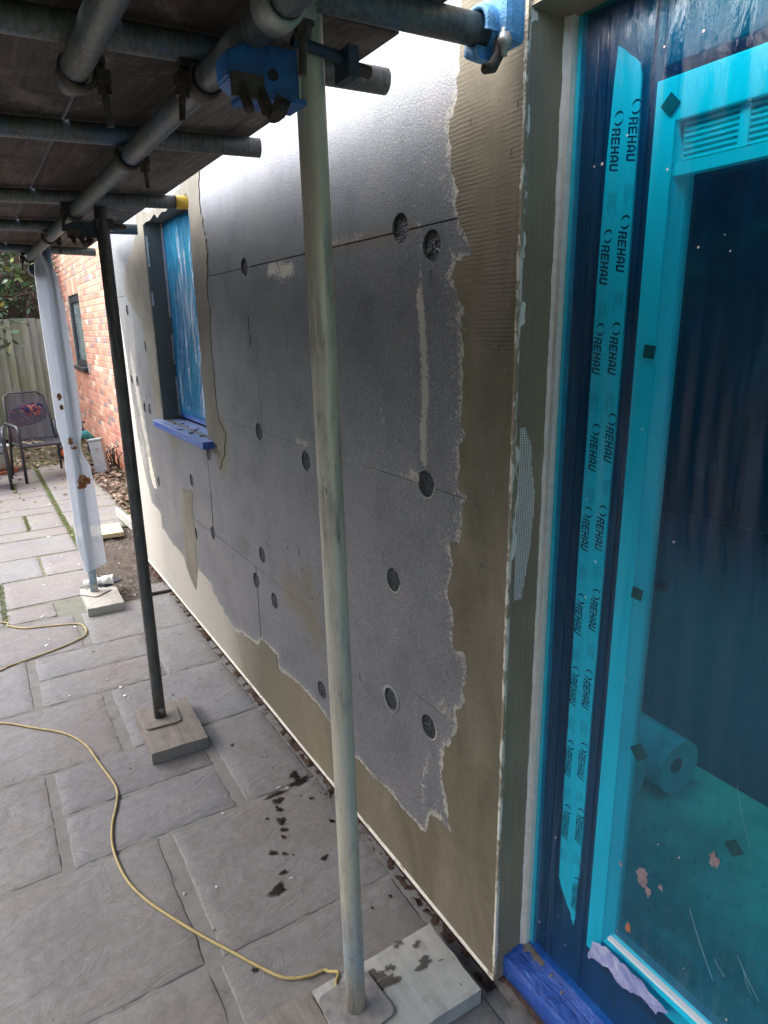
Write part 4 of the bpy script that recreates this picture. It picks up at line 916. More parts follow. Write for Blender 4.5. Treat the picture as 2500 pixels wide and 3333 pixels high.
names = ['topmost', 'second', 'third', 'fourth', 'fifth', 'last']
for i in range(6):
    if i == 0: continue
    y = try_(i, ledx(2)); coupler(ledx(y), y + .0, ZL, 'y', M['iron'], f'rusty coupler where the ledger meets the {names[i]} cross tube counted from the door', .05, 1, R(180 if i % 2 else 0))
coupler(.238, 1.375, ZL, 'y', M['iron'], 'rusty coupler with hanging bolt on the short pale tube at top left', .06)
coupler(ledx(.985), .985, ZL, 'y', M['galv'], 'large pale galvanised coupler gripping the ledger above the blue bracket', .06, 1.25, R(180), -1)
# blue coupler clasping the topmost transom end by the wall
def end_clamp():
    o = empty('end_clamp', (.83, 1.01, ZR_), R(0), 'light blue painted clamp with hanging jaw on the tube end above the door corner', 'coupler')
    mb = MB(); n = 22; v = []
    for k in range(n + 1):
        a = R(-100 + 300 * k / n); fl = .012 * (1 if k < 5 else 0)
        for rr, xx in ((.026, -.022), (.026, .026), (.034 + fl, .028), (.036 + fl, .002), (.034 + fl, -.020)): v.append((xx, rr * math.cos(a), rr * math.sin(a)))
    f = [(5 * k + i, 5 * k + (i + 1) % 5, 5 * (k + 1) + (i + 1) % 5, 5 * (k + 1) + i) for k in range(n) for i in range(5)]; f += [tuple(range(5)), tuple(5 * n + i for i in reversed(range(5)))]
    mb.add(v, f); mb.build('saddle', M['endblue'], o, True)
    bm = bmesh.new(); bbox(bm, .0, .045, -.052, .02, -.03, .05, .012); bmesh.ops.recalc_face_normals(bm, faces=bm.faces); bm_obj('flap', bm, M['endblue'], o)
    mb = MB(); mb.tube([(.012, -.028, -.012), (.004, -.030, -.045), (-.012, -.034, -.066), (-.030, -.036, -.072)], [.011, .0095, .010, .008], 12); mb.build('hook_jaw', M['iron'], o, True)
    mb = MB(); mb.tube([(.006, -.042, -.01), (.004, -.043, -.05)], .0065, 10); mb.tube([(.0, -.050, -.028), (.012, -.036, -.028)], .012, 6); mb.build('eye_bolt', M['galv'], o, True)
M['endblue'] = simple('light_blue_painted_steel', (.10, .34, .62), .45, 0, .45, 30, .5)
end_clamp()
# blue box brackets between ledger and standards
def bracket(x0, x1, y, z0, z1, mat, label, bolts=True, dep=.052):
    o = empty('blue_bracket', (x0, y, z0), 0, label, 'bracket'); w_ = x1 - x0; h = z1 - z0
    bm = bmesh.new(); t = .005
    prof = [(0, h * .25), (w_ * .22, 0), (w_, 0), (w_, h), (w_ * .30, h), (0, h * .75)]
    fr = [bm.verts.new((a, 0, b)) for a, b in prof]; ba = [bm.verts.new((a, dep, b)) for a, b in prof]; bm.faces.new(fr); bm.faces.new(ba[::-1])
    for i in range(len(prof)): j = (i + 1) % len(prof); bm.faces.new((fr[j], fr[i], ba[i], ba[j]))
    bmesh.ops.recalc_face_normals(bm, faces=bm.faces); bmesh.ops.bevel(bm, geom=list(bm.edges), offset=.003, segments=2, affect='EDGES'); bm_obj('housing', bm, mat, o)
    mb = MB(); mb.box(w_ * .2, w_ + .008, -.006, dep + .006, -.006, .0015); mb.build('lower_flange', mat, o)
    mb = MB(); mb.tube([(w_ * .62, -.0015, h * .42), (w_ * .62, -.0002, h * .42)], .0085, 16); mb.build('bolt_hole', M['black'], o)
    mb = MB(); mb.box(w_ - .003, w_ + .0015, -.003, dep + .002, 0, h); mb.build('worn_edge', M['galv'], o)
    if bolts:
        mb = MB(); mb.tube([(.015, -.012, h * .1), (.02, -.028, -.032)], .008, 10); mb.tube([(.045, -.01, h * .05), (.052, -.022, -.03)], .0095, 6); mb.build('bolt', M['iron'], o)
        mb = MB(); mb.tube([(.065, -.015, -.012), (.085, -.02, -.022)], .013, 6); mb.box(.0, .05, -.018, -.01, -.012, .02); mb.tube([(.06, -.026, -.028), (.062, -.03, -.036)], .014, 12); mb.build('nut', M['iron'], o)
    return o
bracket(.395, .512, 1.075, 2.015, 2.085, M['blue'], 'bright blue steel bracket between the ledger and the near standard')
bracket(.392, .505, 2.90, 2.020, 2.072, M['navy'], 'dark blue bracket between the ledger and the middle standard', True)
bracket(.392, .475, 4.60, 2.00, 2.06, M['navy'], 'small dark bracket at the far end of the ledger', False)
# clip joining near standard to second transom
o = empty('tube_clip', (.55, 1.1, 2.09), 0, 'small dark clamp with bolt on top of the near standard', 'coupler')
mb = MB(); mb.tube([(.50, 1.068, 2.094), (.60, 1.075, 2.086)], .0085, 10); mb.box(.588, .606, 1.05, 1.10, 2.055, 2.10); P(mb.build('bolt', M['navy'], o)); mb = MB(); mb.tube([(.604, 1.075, 2.078), (.640, 1.075, 2.074)], .010, 8); P(mb.build('threaded_end', M['iron'], o))
o = empty('tube_clip', (.53, 2.94, 2.06), 0, 'small black clamp with bolt on top of the middle standard', 'coupler')
mb = MB(); mb.box(.497, .562, 2.885, 2.95, 2.045, 2.085); P(mb.build('clamp_body', M['navy'], o)); mb = MB(); mb.tube([(.56, 2.91, 2.062), (.61, 2.91, 2.06)], .009, 8); P(mb.build('bolt', M['iron'], o))

# polythene wrap on the far standard
wrap = empty('polythene_wrap', (.47, 4.4, .2), label='long strip of milky polythene wrapped round the far standard with rusty leaves stuck to it', cat='plastic sheet')
tab = [(2.105, .462, .012, 0), (2.07, .468, .045, 0), (2.0, .474, .060, 0), (1.81, .481, .071, .0), (1.38, .480, .074, 0), (1.1, .474, .072, 0), (1.0, .4705, .052, 0), (.975, .470, .050, 0), (.93, .473, .054, 0), (.86, .486, .072, 0), (.69, .490, .075, 0), (.374, .487, .078, 0), (.225, .499, .069, 0)]
zs = np.linspace(.215, 2.105, 100); T_ = sorted(tab); v, f = [], []; n = 40
for z in zs:
    cx = np.interp(z, [q[0] for q in T_], [q[1] for q in T_]); hw = np.interp(z, [q[0] for q in T_], [q[2] for q in T_]); py = 4.381 + (4.62 - 4.381) * (z - .06) / 2.24
    for k in range(n):
        a = 2 * math.pi * k / n; ca, sa = math.cos(a), math.sin(a)
        fold = .006 * noise.noise(Vector((ca * 3, sa * 2, z * 1.6))) + .008 * noise.noise(Vector((ca * 6, 5, z * 5))) * (1 if .8 < z < 1.05 else .25)
        zz = z + (.02 * ca if z < .25 else 0)
        v.append((cx + hw * ca, py - .002 + (.030 + .006 * math.cos(4 * a)) * sa * (1 if hw > .03 else .9) + fold * 1.6, zz))
for j in range(len(zs) - 1):
    for k in range(n): a = j * n + k; b = j * n + (k + 1) % n; f.append((a, b, b + n, a + n))
P(pyd('polythene', v, f, M['poly'], wrap, True))
def leafblob(cx, cy, cz, rx, rz, nl, seed, name='stuck_leaf'):
    q = random.Random(seed); mb = MB()
    for i in range(nl):
        a, rr = q.uniform(0, 6.28), math.sqrt(q.random()); x, z = cx + rx * rr * math.cos(a), cz + rz * rr * math.sin(a); s = q.uniform(.006, .013); th = q.uniform(0, 6.28)
        d1 = Vector((math.cos(th), q.uniform(-.3, .3), math.sin(th))) * s; d2 = Vector((-math.sin(th), q.uniform(-.3, .3), math.cos(th))) * s * .45; c0 = Vector((x, cy - q.uniform(0, .006), z))
        mb.add([c0 - d1, c0 - d2, c0 + d1, c0 + d2], [(0, 1, 2, 3)])
    o = mb.build(name, M['leaf_rust'], wrap); P(o); o['kind'] = 'stuff'
def wy(z): return 4.381 + (4.62 - 4.381) * (z - .06) / 2.24 - .040
leafblob(.496, wy(.78), .782, .026, .036, 90, 1); leafblob(.522, wy(.78), .775, .020, .020, 45, 7); leafblob(.486, wy(.74), .745, .024, .014, 40, 8); leafblob(.440, wy(1.28), 1.295, .010, .016, 26, 2); leafblob(.442, wy(1.2), 1.235, .007, .014, 20, 3); leafblob(.462, wy(1.0), 1.025, .011, .022, 26, 4); leafblob(.480, wy(.96), .985, .018, .006, 14, 5)

# ================================================================== things on the patio
def cable(name, pts, z0, label, r=.0043):
    P3 = []
    for i, p in enumerate(pts): P3.append(Vector((p[0], p[1], z0 + (p[2] if len(p) > 2 else 0))))
    out = []
    for i in range(len(P3) - 1):
        a, b, c_, d_ = P3[max(i - 1, 0)], P3[i], P3[i + 1], P3[min(i + 2, len(P3) - 1)]
        for k in range(8):
            t = k / 8; out.append(.5 * ((2 * b) + (c_ - a) * t + (2 * a - 5 * b + 4 * c_ - d_) * t * t + (3 * b - a - 3 * c_ + d_) * t ** 3))
    out.append(P3[-1]); mb = MB(); mb.tube(out, r, 10); o = mb.build(name, M['cable'], None, True); tag(o, label, 'cable'); return o
B_ = lambda x, y: gnd(x / 1.327, 2300 + y / 1.327); A_ = lambda x, y: gnd(x / 2.765, 1900 + y / 2.765)
c1 = [(-.7, 3.35), (-.35, 3.24)] + [B_(*q) for q in [(0,75),(140,95),(280,120),(370,170),(430,250),(500,350),(505,420),(485,520),(490,620),(540,740),(620,830),(740,915),(880,1000),(1010,1070),(1120,1130),(1230,1178),(1330,1172)]]
e1 = B_(1400, 1145)
cable('power_cable', c1 + [e1, (.570, 1.262, .012), (.583, 1.235, .030), (.575, 1.215, .046), (.556, 1.19, .047), (.54, 1.1, .047), (.52, .98, .047), (.50, .9, .004)], .0055, 'yellow cable snaking over the near slabs to the base of the near standard')
c2 = [(-1.2, 4.9), (-.5, 4.55)] + [A_(*q) for q in [(0,355),(80,385),(220,408),(420,390),(690,368),(760,395),(780,440),(740,490),(600,560),(420,630),(250,690),(60,760),(0,790)]] + [(-.35, 3.58), (-1.0, 3.5)]
cable('power_cable', c2, .0055, 'yellow cable looping out and back at the left in front of the polythene wrapped pole')
# stains on slabs
st = [(845,290,.020,1.3),(890,345,.026,1.6),(870,320,.016,1),(705,440,.018,2.2),(725,490,.022,1),(735,560,.013,1.3),(712,540,.008,1),(748,640,.020,.8),(752,665,.014,.8),(768,715,.013,1.2),(765,770,.013,.7),(685,895,.015,1),(775,900,.012,.8),(765,1045,.013,1.1),(720,1180,.028,1),(1080,930,.011,1.6),(980,472,.010,1),(640,630,.008,1),(1055,428,.004,1),(1085,440,.005,1),(895,452,.005,1),(840,910,.004,1),(785,950,.003,1),(370,62,.010,1),(600,155,.005,1),(635,155,.004,1),(1590,1228,.007,1),(1450,1318,.006,1),(990,1835,.006,1),(1135,645,.010,1),(545,1800,.010,1),(1130,460,.006,1),(680,235,.004,1),(1145,650,.008,1.4)]
for i, (x, y, rr, asp) in enumerate(st):
    gx, gy = gnd(600 + x / 2.37, 2400 + y / 2.37); blob_xy('splash_stain', gx, gy, rr * .72, .0022, .0005, M['wetstain'], patio, i, asp, .38, 0); blob_xy('damp_fringe', gx, gy, rr * .90, .0016, .0003, M['wetfringe'], patio, i, asp, .46, 0)
q = random.Random(21)
for i in range(46):
    gx, gy = q.uniform(.3, .88), q.uniform(1.5, 4.1); blob_xy('splash_stain', gx, gy, q.uniform(.002, .0055), .0016, .0006, M['wetstain'] if q.random() < .75 else M['bead_dirty'], patio, i + 99, q.uniform(.7, 1.5), .5)
for i, (px, rr, asp) in enumerate([((1225, 3175), .016, 1.4), ((1270, 3150), .011, 1), ((1380, 3135), .014, 1.7), ((1355, 3075), .008, 1.5), ((1295, 3073), .010, 1.2), ((1235, 3215), .017, 3.0), ((1435, 3126), .003, 2), ((1500, 3205), .003, 1)]):
    gx, gy = gnd(*px, .05); blob_xy('splash_stain', gx, gy, rr, .0515, .0006, M['wetstain'], patio, i + 300, asp, .6)
# white flakes/feathers on slabs
for i in range(26):
    gx, gy = q.uniform(-.05, .6), q.uniform(1.6, 7.5); blob_xy('white_fleck', gx, gy, q.uniform(.002, .0055) * (1 + gy * .08), .003, .0015, M['bead'], patio, i + 500, q.uniform(1, 2.6), .5, q.uniform(0, 3))
# soil-side clutter
bo = empty('offcut_board', (.735, 5.9, 0), R(-3), 'pale yellow timber offcut lying on the soil behind the wrapped pole', 'timber offcut'); box('board', (-.18, .18, -.16, .16, .0, .038), M['pine'], bo, .003)
bo = empty('kerb_offcut', (1.0, 6.13, 0), R(3), 'grey angled plank on edge by the wall end', 'plank'); box('plank', (-.012, .012, -.33, .33, -.01, .075), M['concrete_board'], bo, .002); box('plank', (.014, .10, -.2, .2, -.01, .02), M['pine'], bo, .002)
def grate(name, cx, cy, z, rz, tx, lx, ly, mat, label, bars):
    o = empty(name, (cx, cy, z), rz, label, 'drain grate', 'drain grates by the wall'); o.rotation_euler = (tx, 0, rz)
    mb = MB(); t = .008
    mb.box(-lx, lx, -ly, -ly + t, 0, .012); mb.box(-lx, lx, ly - t, ly, 0, .012); mb.box(-lx, -lx + t, -ly + t, ly - t, 0, .012); mb.box(lx - t, lx, -ly + t, ly - t, 0, .012); mb.build('rim', mat, o)
    for k in range(bars): y = -ly + t + (2 * ly - 2 * t) * (k + .5) / bars; box('bar', (-lx + t, lx - t, y - .0045, y + .0045, .001, .010), mat, o)
grate('drain_grate', .565, 4.50, .058, R(30), R(6), .085, .05, M['grate'], 'loose black plastic drain grate leaning by the wrapped pole', 7)
grate('drain_grate', .845, 4.36, -.003, R(-6), 0, .095, .075, M['grate_grey'], 'grey channel drain grate set in the ground at the wall foot', 9)
P_ = empty('pipe_offcut', (.50, 4.52, .1), 0, 'short white plastic pipe with a collar lying behind the wrapped pole', 'pipe'); mb = MB()
mb.tube([(.425, 4.50, .082), (.50, 4.485, .083)], .022, 24); mb.tube([(.50, 4.485, .083), (.535, 4.48, .084)], .026, 24); mb.tube([(.535, 4.48, .084), (.600, 4.468, .086)], .032, 24); mb.tube([(.592, 4.469, .086), (.604, 4.467, .086)], .035, 24); P(mb.build('pipe', M['white_pvc'], P_)); smooth_angle(P_.children[0])
# wire curl on pad
mb = MB(); mb.tube([(.40, 4.50, .062), (.43, 4.495, .060), (.47, 4.47, .064), (.52, 4.45, .066), (.60, 4.45, .07)], .0022, 6); o = mb.build('wire_offcut', M['iron'], None, True); tag(o, 'thin dark wire curling across the pale pad', 'wire')

# leaf litter
mb = MB(); q = random.Random(8)
def leaf_at(mb, x, y, z, s, q):
    th, ti = q.uniform(0, 6.28), q.uniform(-.5, .5); a = Vector((math.cos(th), math.sin(th), ti * .6)) * s; b = Vector((-math.sin(th), math.cos(th), q.uniform(-.5, .5))) * s * .55; c0 = Vector((x, y, z))
    mb.add([c0 - a, c0 - b, c0 + a, c0 + b + Vector((0, 0, s * .3))], [(0, 1, 2, 3)])
for i in range(5200):
    y = q.uniform(9.1, 12.1) if q.random() < .7 else q.uniform(6.1, 9.6); x = q.uniform(-2.5, 1.5) if y > 9.4 else q.uniform(1.05, 1.5)
    leaf_at(mb, x, y, .004 + q.uniform(0, .03), q.uniform(.015, .045), q)
for i in range(1500): leaf_at(mb, q.uniform(.56, 1.2), q.uniform(4.3, 6.3), -.006 + q.uniform(0, .006), q.uniform(.003, .012), q)
for i in range(90): leaf_at(mb, q.uniform(-.6, 1.1), q.uniform(7.0, 9.6), .006, q.uniform(.012, .03), q)
o = mb.build('leaf_litter', M['leaf_dead'], None); tag(o, 'fallen brown leaves scattered over the bed and earth', kind='stuff')
# moss tufts in the joints
mb = MB()
for i in range(5200):
    k = q.random()
    if k < .55: y = q.uniform(5.6, 9.3); x = .535 + q.gauss(0, .011)
    elif k < .75: y = q.uniform(6.37, 6.93) if q.random() < .5 else q.uniform(8.04, 8.55); x = .235 + q.gauss(0, .009)
    elif k < .85: y = q.uniform(4.3, 5.05); x = -.043 + q.gauss(0, .01)
    else: y = q.choice([5.055, 5.57, 6.095, 6.36, 6.945, 7.208, 7.742, 8.033, 8.557, 6.88, 7.408, 7.943]) + q.gauss(0, .004); x = q.uniform(-.6, 1.05)
    leaf_at(mb, x, y, -.002 + q.uniform(0, .006), q.uniform(.003, .007), q)
k = N('moss'); M['moss'] = k.bsdf(k.ramp(k.n('ShaderNodeNewGeometry').outputs['Random Per Island'], [(0, (.05, .075, .015)), (1, (.14, .17, .04))]), .9)
o = mb.build('moss_tufts', M['moss'], None); tag(o, 'green moss growing in the slab joints', kind='stuff')

# ================================================================== GARDEN CHAIRS
def chair(loc, rz, label):
    o = empty('garden_chair', loc, rz, label, 'garden chair', 'mesh garden chairs by the fence')
    # local: x width, -y front ; seat z .40
    hw, fy, by = .25, -.24, .24
    mb = MB(); mb.tube([(-hw, by + .02, .36), (-hw + .01, by + .14, .70), (-hw + .03, by + .22, .92), (-hw + .09, by + .25, .965), (hw - .09, by + .25, .965), (hw - .03, by + .22, .92), (hw - .01, by + .14, .70), (hw, by + .02, .36)], .011, 10); mb.build('back_frame', M['chair'], o, True)
    v, f = [], []
    for j in range(9):
        t = j / 8
        for i in range(9): u = i / 8 * 2 - 1; z = .40 + .545 * t; v.append((u * (hw - .012 - .05 * max(0, t - .85) / .15), by + .03 + .215 * t ** .9 + .01 * (1 - u * u), z))
    for j in range(8):
        for i in range(8): a = j * 9 + i; f.append((a, a + 1, a + 10, a + 9))
    pyd('backrest', v, f, M['chair_mesh'], o, True)
    v, f = [], []
    for j in range(9):
        for i in range(9): u = i / 8 * 2 - 1; v.append((u * (hw - .01), fy + (by - fy + .03) * j / 8, .405 - .015 * (1 - u * u)))
    for j in range(8):
        for i in range(8): a = j * 9 + i; f.append((a, a + 1, a + 10, a + 9))
    pyd('seat', v, f, M['chair'], o, True)
    mb = MB(); mb.tube([(-hw, by, .40), (-hw, fy, .405), (hw, fy, .405), (hw, by, .40)], .013, 10); mb.build('seat_frame', M['chair'], o)
    for s in (-1, 1):
        mb = MB(); mb.tube([(s * (hw + .03), by + .12, .62), (s * (hw + .035), by, .635), (s * (hw + .035), fy + .02, .64), (s * (hw + .035), fy - .04, .615), (s * (hw + .035), fy - .06, .55), (s * (hw + .035), fy - .07, .30), (s * (hw + .04), fy - .08, 0)], .017, 10); mb.build('arm_and_leg', M['chair'], o, True)
        mb = MB(); mb.tube([(s * (hw + .01), by + .03, .63), (s * (hw + .02), by + .05, .3), (s * (hw + .03), by + .10, 0)], .015, 10); mb.build('leg', M['chair'], o, True)
        mb = MB(); mb.tube([(s * (hw + .035), fy - .06, .42), (s * hw, fy, .405)], .010, 8); mb.build('brace', M['chair'], o)
    return o
ch1 = chair((.60, 8.86, 0), R(10), 'dark mesh garden chair with a patterned cushion propped behind its back')
ch2 = chair((-.06, 8.60, 0), R(-4), 'dark mesh garden chair cut off by the left edge of the photo')
cu = bmesh.new(); bmesh.ops.create_uvsphere(cu, u_segments=20, v_segments=12, radius=1)
for v_ in cu.verts: x, y, z = v_.co; v_.co = Vector((math.copysign(abs(x) ** .6, x) * .21, y * .06 + .02 * noise.noise(v_.co * 2), math.copysign(abs(z) ** .6, z) * .13))
o = bm_obj('cushion', cu, M['cushion'], None, True); o.location = (.54, 9.32, .70); o.rotation_euler = (R(-10), R(-12), R(8)); tag(o, 'navy and red patterned cushion behind the mesh chair back', 'cushion')
mb = MB(); q = random.Random(77)
for i in range(7): x, y = .55 + q.uniform(-.1, .12), 8.78 + q.uniform(-.06, .1); mb.tube([(x, y, .412), (x + q.uniform(-.08, .08), y + q.uniform(-.05, .05), .43), (x + q.uniform(-.12, .12), y + q.uniform(-.05, .05), .418)], .003, 5)
o = mb.build('twigs', M['pine'], None); tag(o, 'dry twigs lying on the seat of the mesh chair', 'twigs')
# plant pot
mb = MB(); prof = [(.10, 0), (.17, .02), (.20, .12), (.20, .22), (.185, .28), (.20, .30), (.18, .30), (.17, .27)]; n = 28; v = []
for r_, z in prof:
    for k in range(n): a = 2 * math.pi * k / n; v.append((r_ * math.cos(a), r_ * math.sin(a), z))
f = [(c_ * n + k, c_ * n + (k + 1) % n, (c_ + 1) * n + (k + 1) % n, (c_ + 1) * n + k) for c_ in range(len(prof) - 1) for k in range(n)]
po = empty('plant_pot', (.10, 9.45, .03), 0, 'pale green glazed plant pot on a terracotta saucer under the left chair', 'plant pot'); pyd('pot', v, f, M['pot'], po, True)
mb = MB(); mb.tube([(0, 0, -.025), (0, 0, .005)], .24, 28); mb.build('saucer', M['terracotta'], po); mb = MB(); mb.tube([(0, 0, .25), (0, 0, .26)], .172, 20); mb.build('compost', M['soil'], po)
# toy with orange wheel
ty = empty('ride_on_toy', (1.25, 10.0, 0), R(15), 'teal child toy vehicle with an orange wheel against the brick wall', 'toy')
mb = MB(); mb.tube([(-.36, .02, .22), (-.2, 0, .30), (0, 0, .30), (.10, 0, .20)], [.03, .05, .06, .04], 12); mb.build('body', M['teal'], ty, True)
for x in (.10, -.32):
    mb = MB(); mb.tube([(x, -.04, .09), (x, .04, .09)], .09, 24); mb.build('tyre', M['black'], ty); mb = MB(); mb.tube([(x, -.05, .09), (x, -.035, .09)], .062, 20); mb.build('wheel_hub', M['orange'], ty)
mb = MB(); mb.tube([(-.02, 0, .3), (-.05, 0, .48)], .014, 10); mb.tube([(-.05, -.12, .48), (-.05, .12, .48)], .014, 10); mb.build('handlebar', M['black'], ty)
# grey box
gb = empty('grey_utility_box', (1.215, 8.62, 0), R(-18), 'weathered grey utility box standing crooked by the brick wall', 'utility box'); gb.rotation_euler = (R(-3), R(-7), R(-24))
bm = bmesh.new(); bbox(bm, -.075, .075, -.055, .055, 0, .40, .012); bmesh.ops.recalc_face_normals(bm, faces=bm.faces); bm_obj('housing', bm, M['grey_box'], gb); box('lid', (-.082, .082, -.062, .062, .40, .425), M['grey_box'], gb, .006)
box('catch', (-.015, .015, -.066, -.058, .30, .33), M['galv'], gb)
# dark debris beside it
mb = MB()
for i in range(16): x, y = 1.36 + q.uniform(-.05, .06), 8.75 + q.uniform(-.1, .2); mb.tube([(x, y, .02), (x + q.uniform(-.06, .04), y + q.uniform(-.1, .1), .12 + q.uniform(0, .12)), (x + q.uniform(-.08, .08), y + q.uniform(-.1, .1), .2 + q.uniform(0, .1))], .006, 6)
o = mb.build('dark_weeds', M['black'], None); tag(o, 'dark dead plant stems between the grey box and the bricks', 'dead plant')

# ================================================================== BRICK WALL, FENCE, FOLIAGE
BX = 1.455
bw = empty('brick_wall', (BX, 9, 0), label='red and buff brick house wall beyond the insulated extension', cat='wall')
P(box('mortar_core', (BX + .0045, BX + .25, YF, 10.50, .0, 3.4), M['brick_mortar'], bw)); P(box('mortar_core', (BX + .0045, BX + .25, 11.55, 13.0, .0, 3.4), M['brick_mortar'], bw)); P(box('mortar_core', (BX + .0045, BX + .25, 10.50, 11.55, .0, 1.17), M['brick_mortar'], bw)); P(box('mortar_core', (BX + .0045, BX + .25, 10.50, 11.55, 2.19, 3.4), M['brick_mortar'], bw))
P(box('render_plinth', (BX - .012, BX + .003, YF, 13.0, -.05, .10), M['terracotta'], bw))
def brick_me(ly, lz, nm='brick'):
    bm = bmesh.new(); bbox(bm, 0, .02, -ly / 2, ly / 2, -lz / 2, lz / 2); bmesh.ops.bevel(bm, geom=[e for e in bm.edges if e.verts[0].co.x < .001 and e.verts[1].co.x < .001], offset=.004, segments=1, affect='EDGES'); bmesh.ops.recalc_face_normals(bm, faces=bm.faces); me = bpy.data.meshes.new(nm); bm.to_mesh(me); bm.free(); me.materials.append(M['brick']); return me
full, half = brick_me(.215, .065), brick_me(.1025, .065)
cand = []
c_ = 0; z = .145
while z < 3.35:
    off = (c_ % 2) * .1125; y = 6.2 + off
    while y < 12.9:
        if 10.50 - .01 < y + .1 and y - .1 < 11.55 + .01 and 1.13 < z < 2.42:
            pass
        else: cand.append((y, z))
        y += .225
    z += .075; c_ += 1
vis = [q for q in cand if q[0] > 7.9 and q[1] < 2.75]; vis.sort(key=lambda q: q[0]); ind = set(vis[:296])
me_v, me_f = [], []
mbx = MB()
for (y, z) in cand:
    if (y, z) in ind:
        o = bpy.data.objects.new('brick', full); link(o, bw); o.location = (BX + rnd.uniform(-.001, .001) - BX, y - 9, z)
    else:
        vs = [v.co for v in full.vertices]; mbx.add([(BX + q_.x, y + q_.y, z + q_.z) for q_ in vs], [tuple(p.vertices) for p in full.polygons])
sold = brick_me(.065, .215)
for k in range(14):
    vs = [v.co for v in sold.vertices]; yy_ = 10.50 + .0375 + k * .075; mbx.add([(BX + q_.x, yy_ + q_.y, 2.305 + q_.z) for q_ in vs], [tuple(p.vertices) for p in sold.polygons])
o = mbx.build('brick_courses', M['brick'], bw); o['kind'] = 'stuff'; P(o)
bwin = empty('brick_wall_window', (BX, 11.0, 1.18), label='dark framed obscured window in the red brick wall', cat='window')
for bb in ((BX + .02, BX + .08, 10.52, 10.59, 1.18, 2.18), (BX + .02, BX + .08, 11.46, 11.53, 1.18, 2.18), (BX + .02, BX + .08, 10.59, 11.46, 1.18, 1.27), (BX + .02, BX + .08, 10.59, 11.46, 2.09, 2.18)): P(box('frame', bb, M['anth'], bwin, .004))
P(box('pane', (BX + .05, BX + .056, 10.58, 11.47, 1.26, 2.10), M['clear_glass'], bwin)); P(box('blind', (BX + .12, BX + .13, 10.5, 11.55, 1.18, 2.18), M['grey_box'], bwin)); P(box('sill', (BX - .06, BX + .06, 10.46, 11.59, 1.125, 1.172), M['anth'], bwin, .006))
# vent / downpipe beside the extension corner
dp = empty('downpipe', (BX - .05, 7.95, 0), 0, 'black fitting on the brick wall just past the extension corner', 'downpipe'); mb = MB(); mb.tube([(0, 0, 1.98), (0, 0, 2.23)], .035, 14); mb.build('pipe', M['black'], dp, True)

fence = empty('garden_fence', (-2, 12.2, 0), label='weathered green tinged featheredge timber fence closing off the garden', cat='fence')
x = -5.2; i = 0
while x < 1.42:
    wd = rnd.uniform(.112, .125); h = 1.885 + rnd.uniform(-.012, .012)
    v = [(x, 12.2, .02), (x + wd + .012, 12.178, .02), (x + wd + .012, 12.198, .02), (x, 12.206, .02)]; v += [(a, b, h) for a, b, _ in v]
    me = bpy.data.meshes.new('fence_board'); me.from_pydata(v, [], [(0, 1, 5, 4), (1, 2, 6, 5), (2, 3, 7, 6), (3, 0, 4, 7), (4, 5, 6, 7), (3, 2, 1, 0)]); me.materials.append(M['fence']); o = bpy.data.objects.new('fence_board', me); link(o, fence); P(o); x += wd
for z in (.35, 1.0, 1.6): P(box('rail', (-5.2, 1.42, 12.207, 12.26, z, z + .08), M['fence'], fence))
# ivy and dead stems above fence
def foliage(name, n, box_, smin, smax, mat, label, seed, parent=None, kind='stuff'):
    q = random.Random(seed); mb = MB(); x0, x1, y0, y1, z0, z1 = box_
    cl = [(q.uniform(x0, x1), q.uniform(y0, y1), q.uniform(z0, z1), q.uniform(.08, .28)) for _ in range(max(6, n // 60))]
    for i in range(n):
        c = q.choice(cl); p = Vector((c[0] + q.gauss(0, c[3]), c[1] + q.gauss(0, c[3] * .7), c[2] + q.gauss(0, c[3]))); s = q.uniform(smin, smax)
        a = Vector((q.gauss(0, 1), q.gauss(0, .6), q.gauss(0, 1))).normalized(); b = a.cross(Vector((q.gauss(0, 1), q.gauss(0, 1), q.gauss(0, 1)))).normalized()
        mb.add([p - a * s, p + b * s * .5, p + a * s, p - b * s * .5], [(0, 1, 2, 3)])
    o = mb.build(name, mat, parent)
    if label: tag(o, label, kind=kind)
    return o
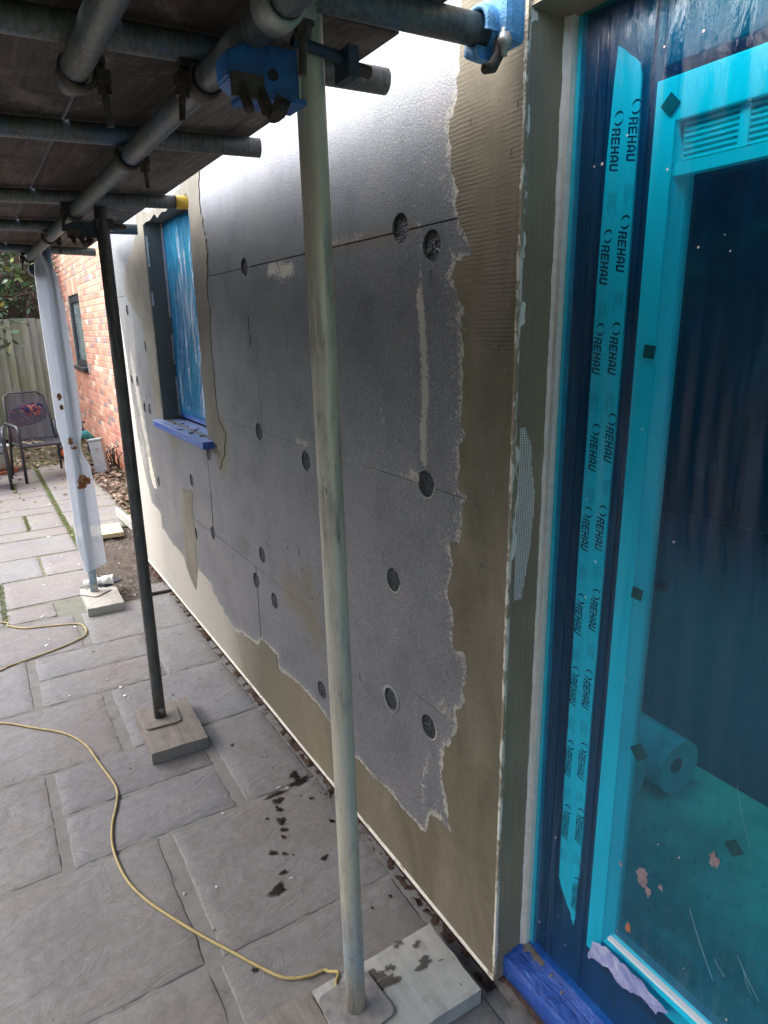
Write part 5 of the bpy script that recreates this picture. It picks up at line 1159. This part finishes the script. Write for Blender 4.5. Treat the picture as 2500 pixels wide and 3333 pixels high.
ivy = foliage('ivy', 9000, (-4.5, 1.35, 12.25, 12.8, 1.95, 3.6), .025, .06, M['leaf'], 'dark ivy and dead bramble stems tumbling over the top of the fence', 31)
o = foliage('dry_leaves', 1600, (-4.5, 1.35, 12.15, 12.6, 2.0, 3.6), .015, .035, M['leaf_dead'], None, 32, ivy); o['kind'] = 'stuff'
mb = MB(); q = random.Random(33)
for i in range(420):
    x, y, z = q.uniform(-3, 1.35), q.uniform(12.1, 12.5), q.uniform(1.95, 3.5); pts = [Vector((x, y, z))]
    d = Vector((q.gauss(0, 1), q.gauss(0, .3), q.gauss(0, 1))).normalized()
    for k in range(5): d = (d + Vector((q.gauss(0, .4), q.gauss(0, .15), q.gauss(0, .4) - .1))).normalized(); pts.append(pts[-1] + d * q.uniform(.05, .12))
    mb.tube(pts, q.uniform(.003, .008), 4, False)
o = mb.build('stems', M['twig'], ivy); o['kind'] = 'stuff'
o = sheet('shade_backing', -5, 2, 12.75, 12.76, 0, M['black'], ivy, .5, 0); bpy.data.objects.remove(o)
o = box('hedge_mass', (-5.2, 2.2, 12.95, 13.4, 0, 3.2), M['twig'], None); tag(o, 'dark thicket behind the fence', kind='structure')
# nearer shrub at the left edge
sh = empty('leafy_shrub', (.02, 10.6, 0), 0, 'bright green shrub leaning in from the left edge above the fence', 'shrub')
P(foliage('foliage', 900, (-.5, .42, 10.4, 11.0, 1.55, 2.6), .03, .075, M['leaf'], None, 41, sh)); mb = MB(); mb.tube([(-.35, 10.8, 0), (-.3, 10.7, 1.2), (-.1, 10.7, 2.3)], [.04, .03, .012], 8); P(mb.build('stem', M['twig'], sh, True))
for i in range(3):
    pass
# hedge added out of view on the left to block low sky and darken reflections
fl = foliage('unseen_hedge', 6000, (-3.5, -3.0, -8, 12, .1, 2.5), .08, .18, M['leaf'], 'added tall dark hedge out of view, blocking low skylight from the left', 51); o = box('hedge_core', (-4.0, -3.3, -9, 13, 0, 2.5), M['twig'], fl); o['kind'] = 'stuff'
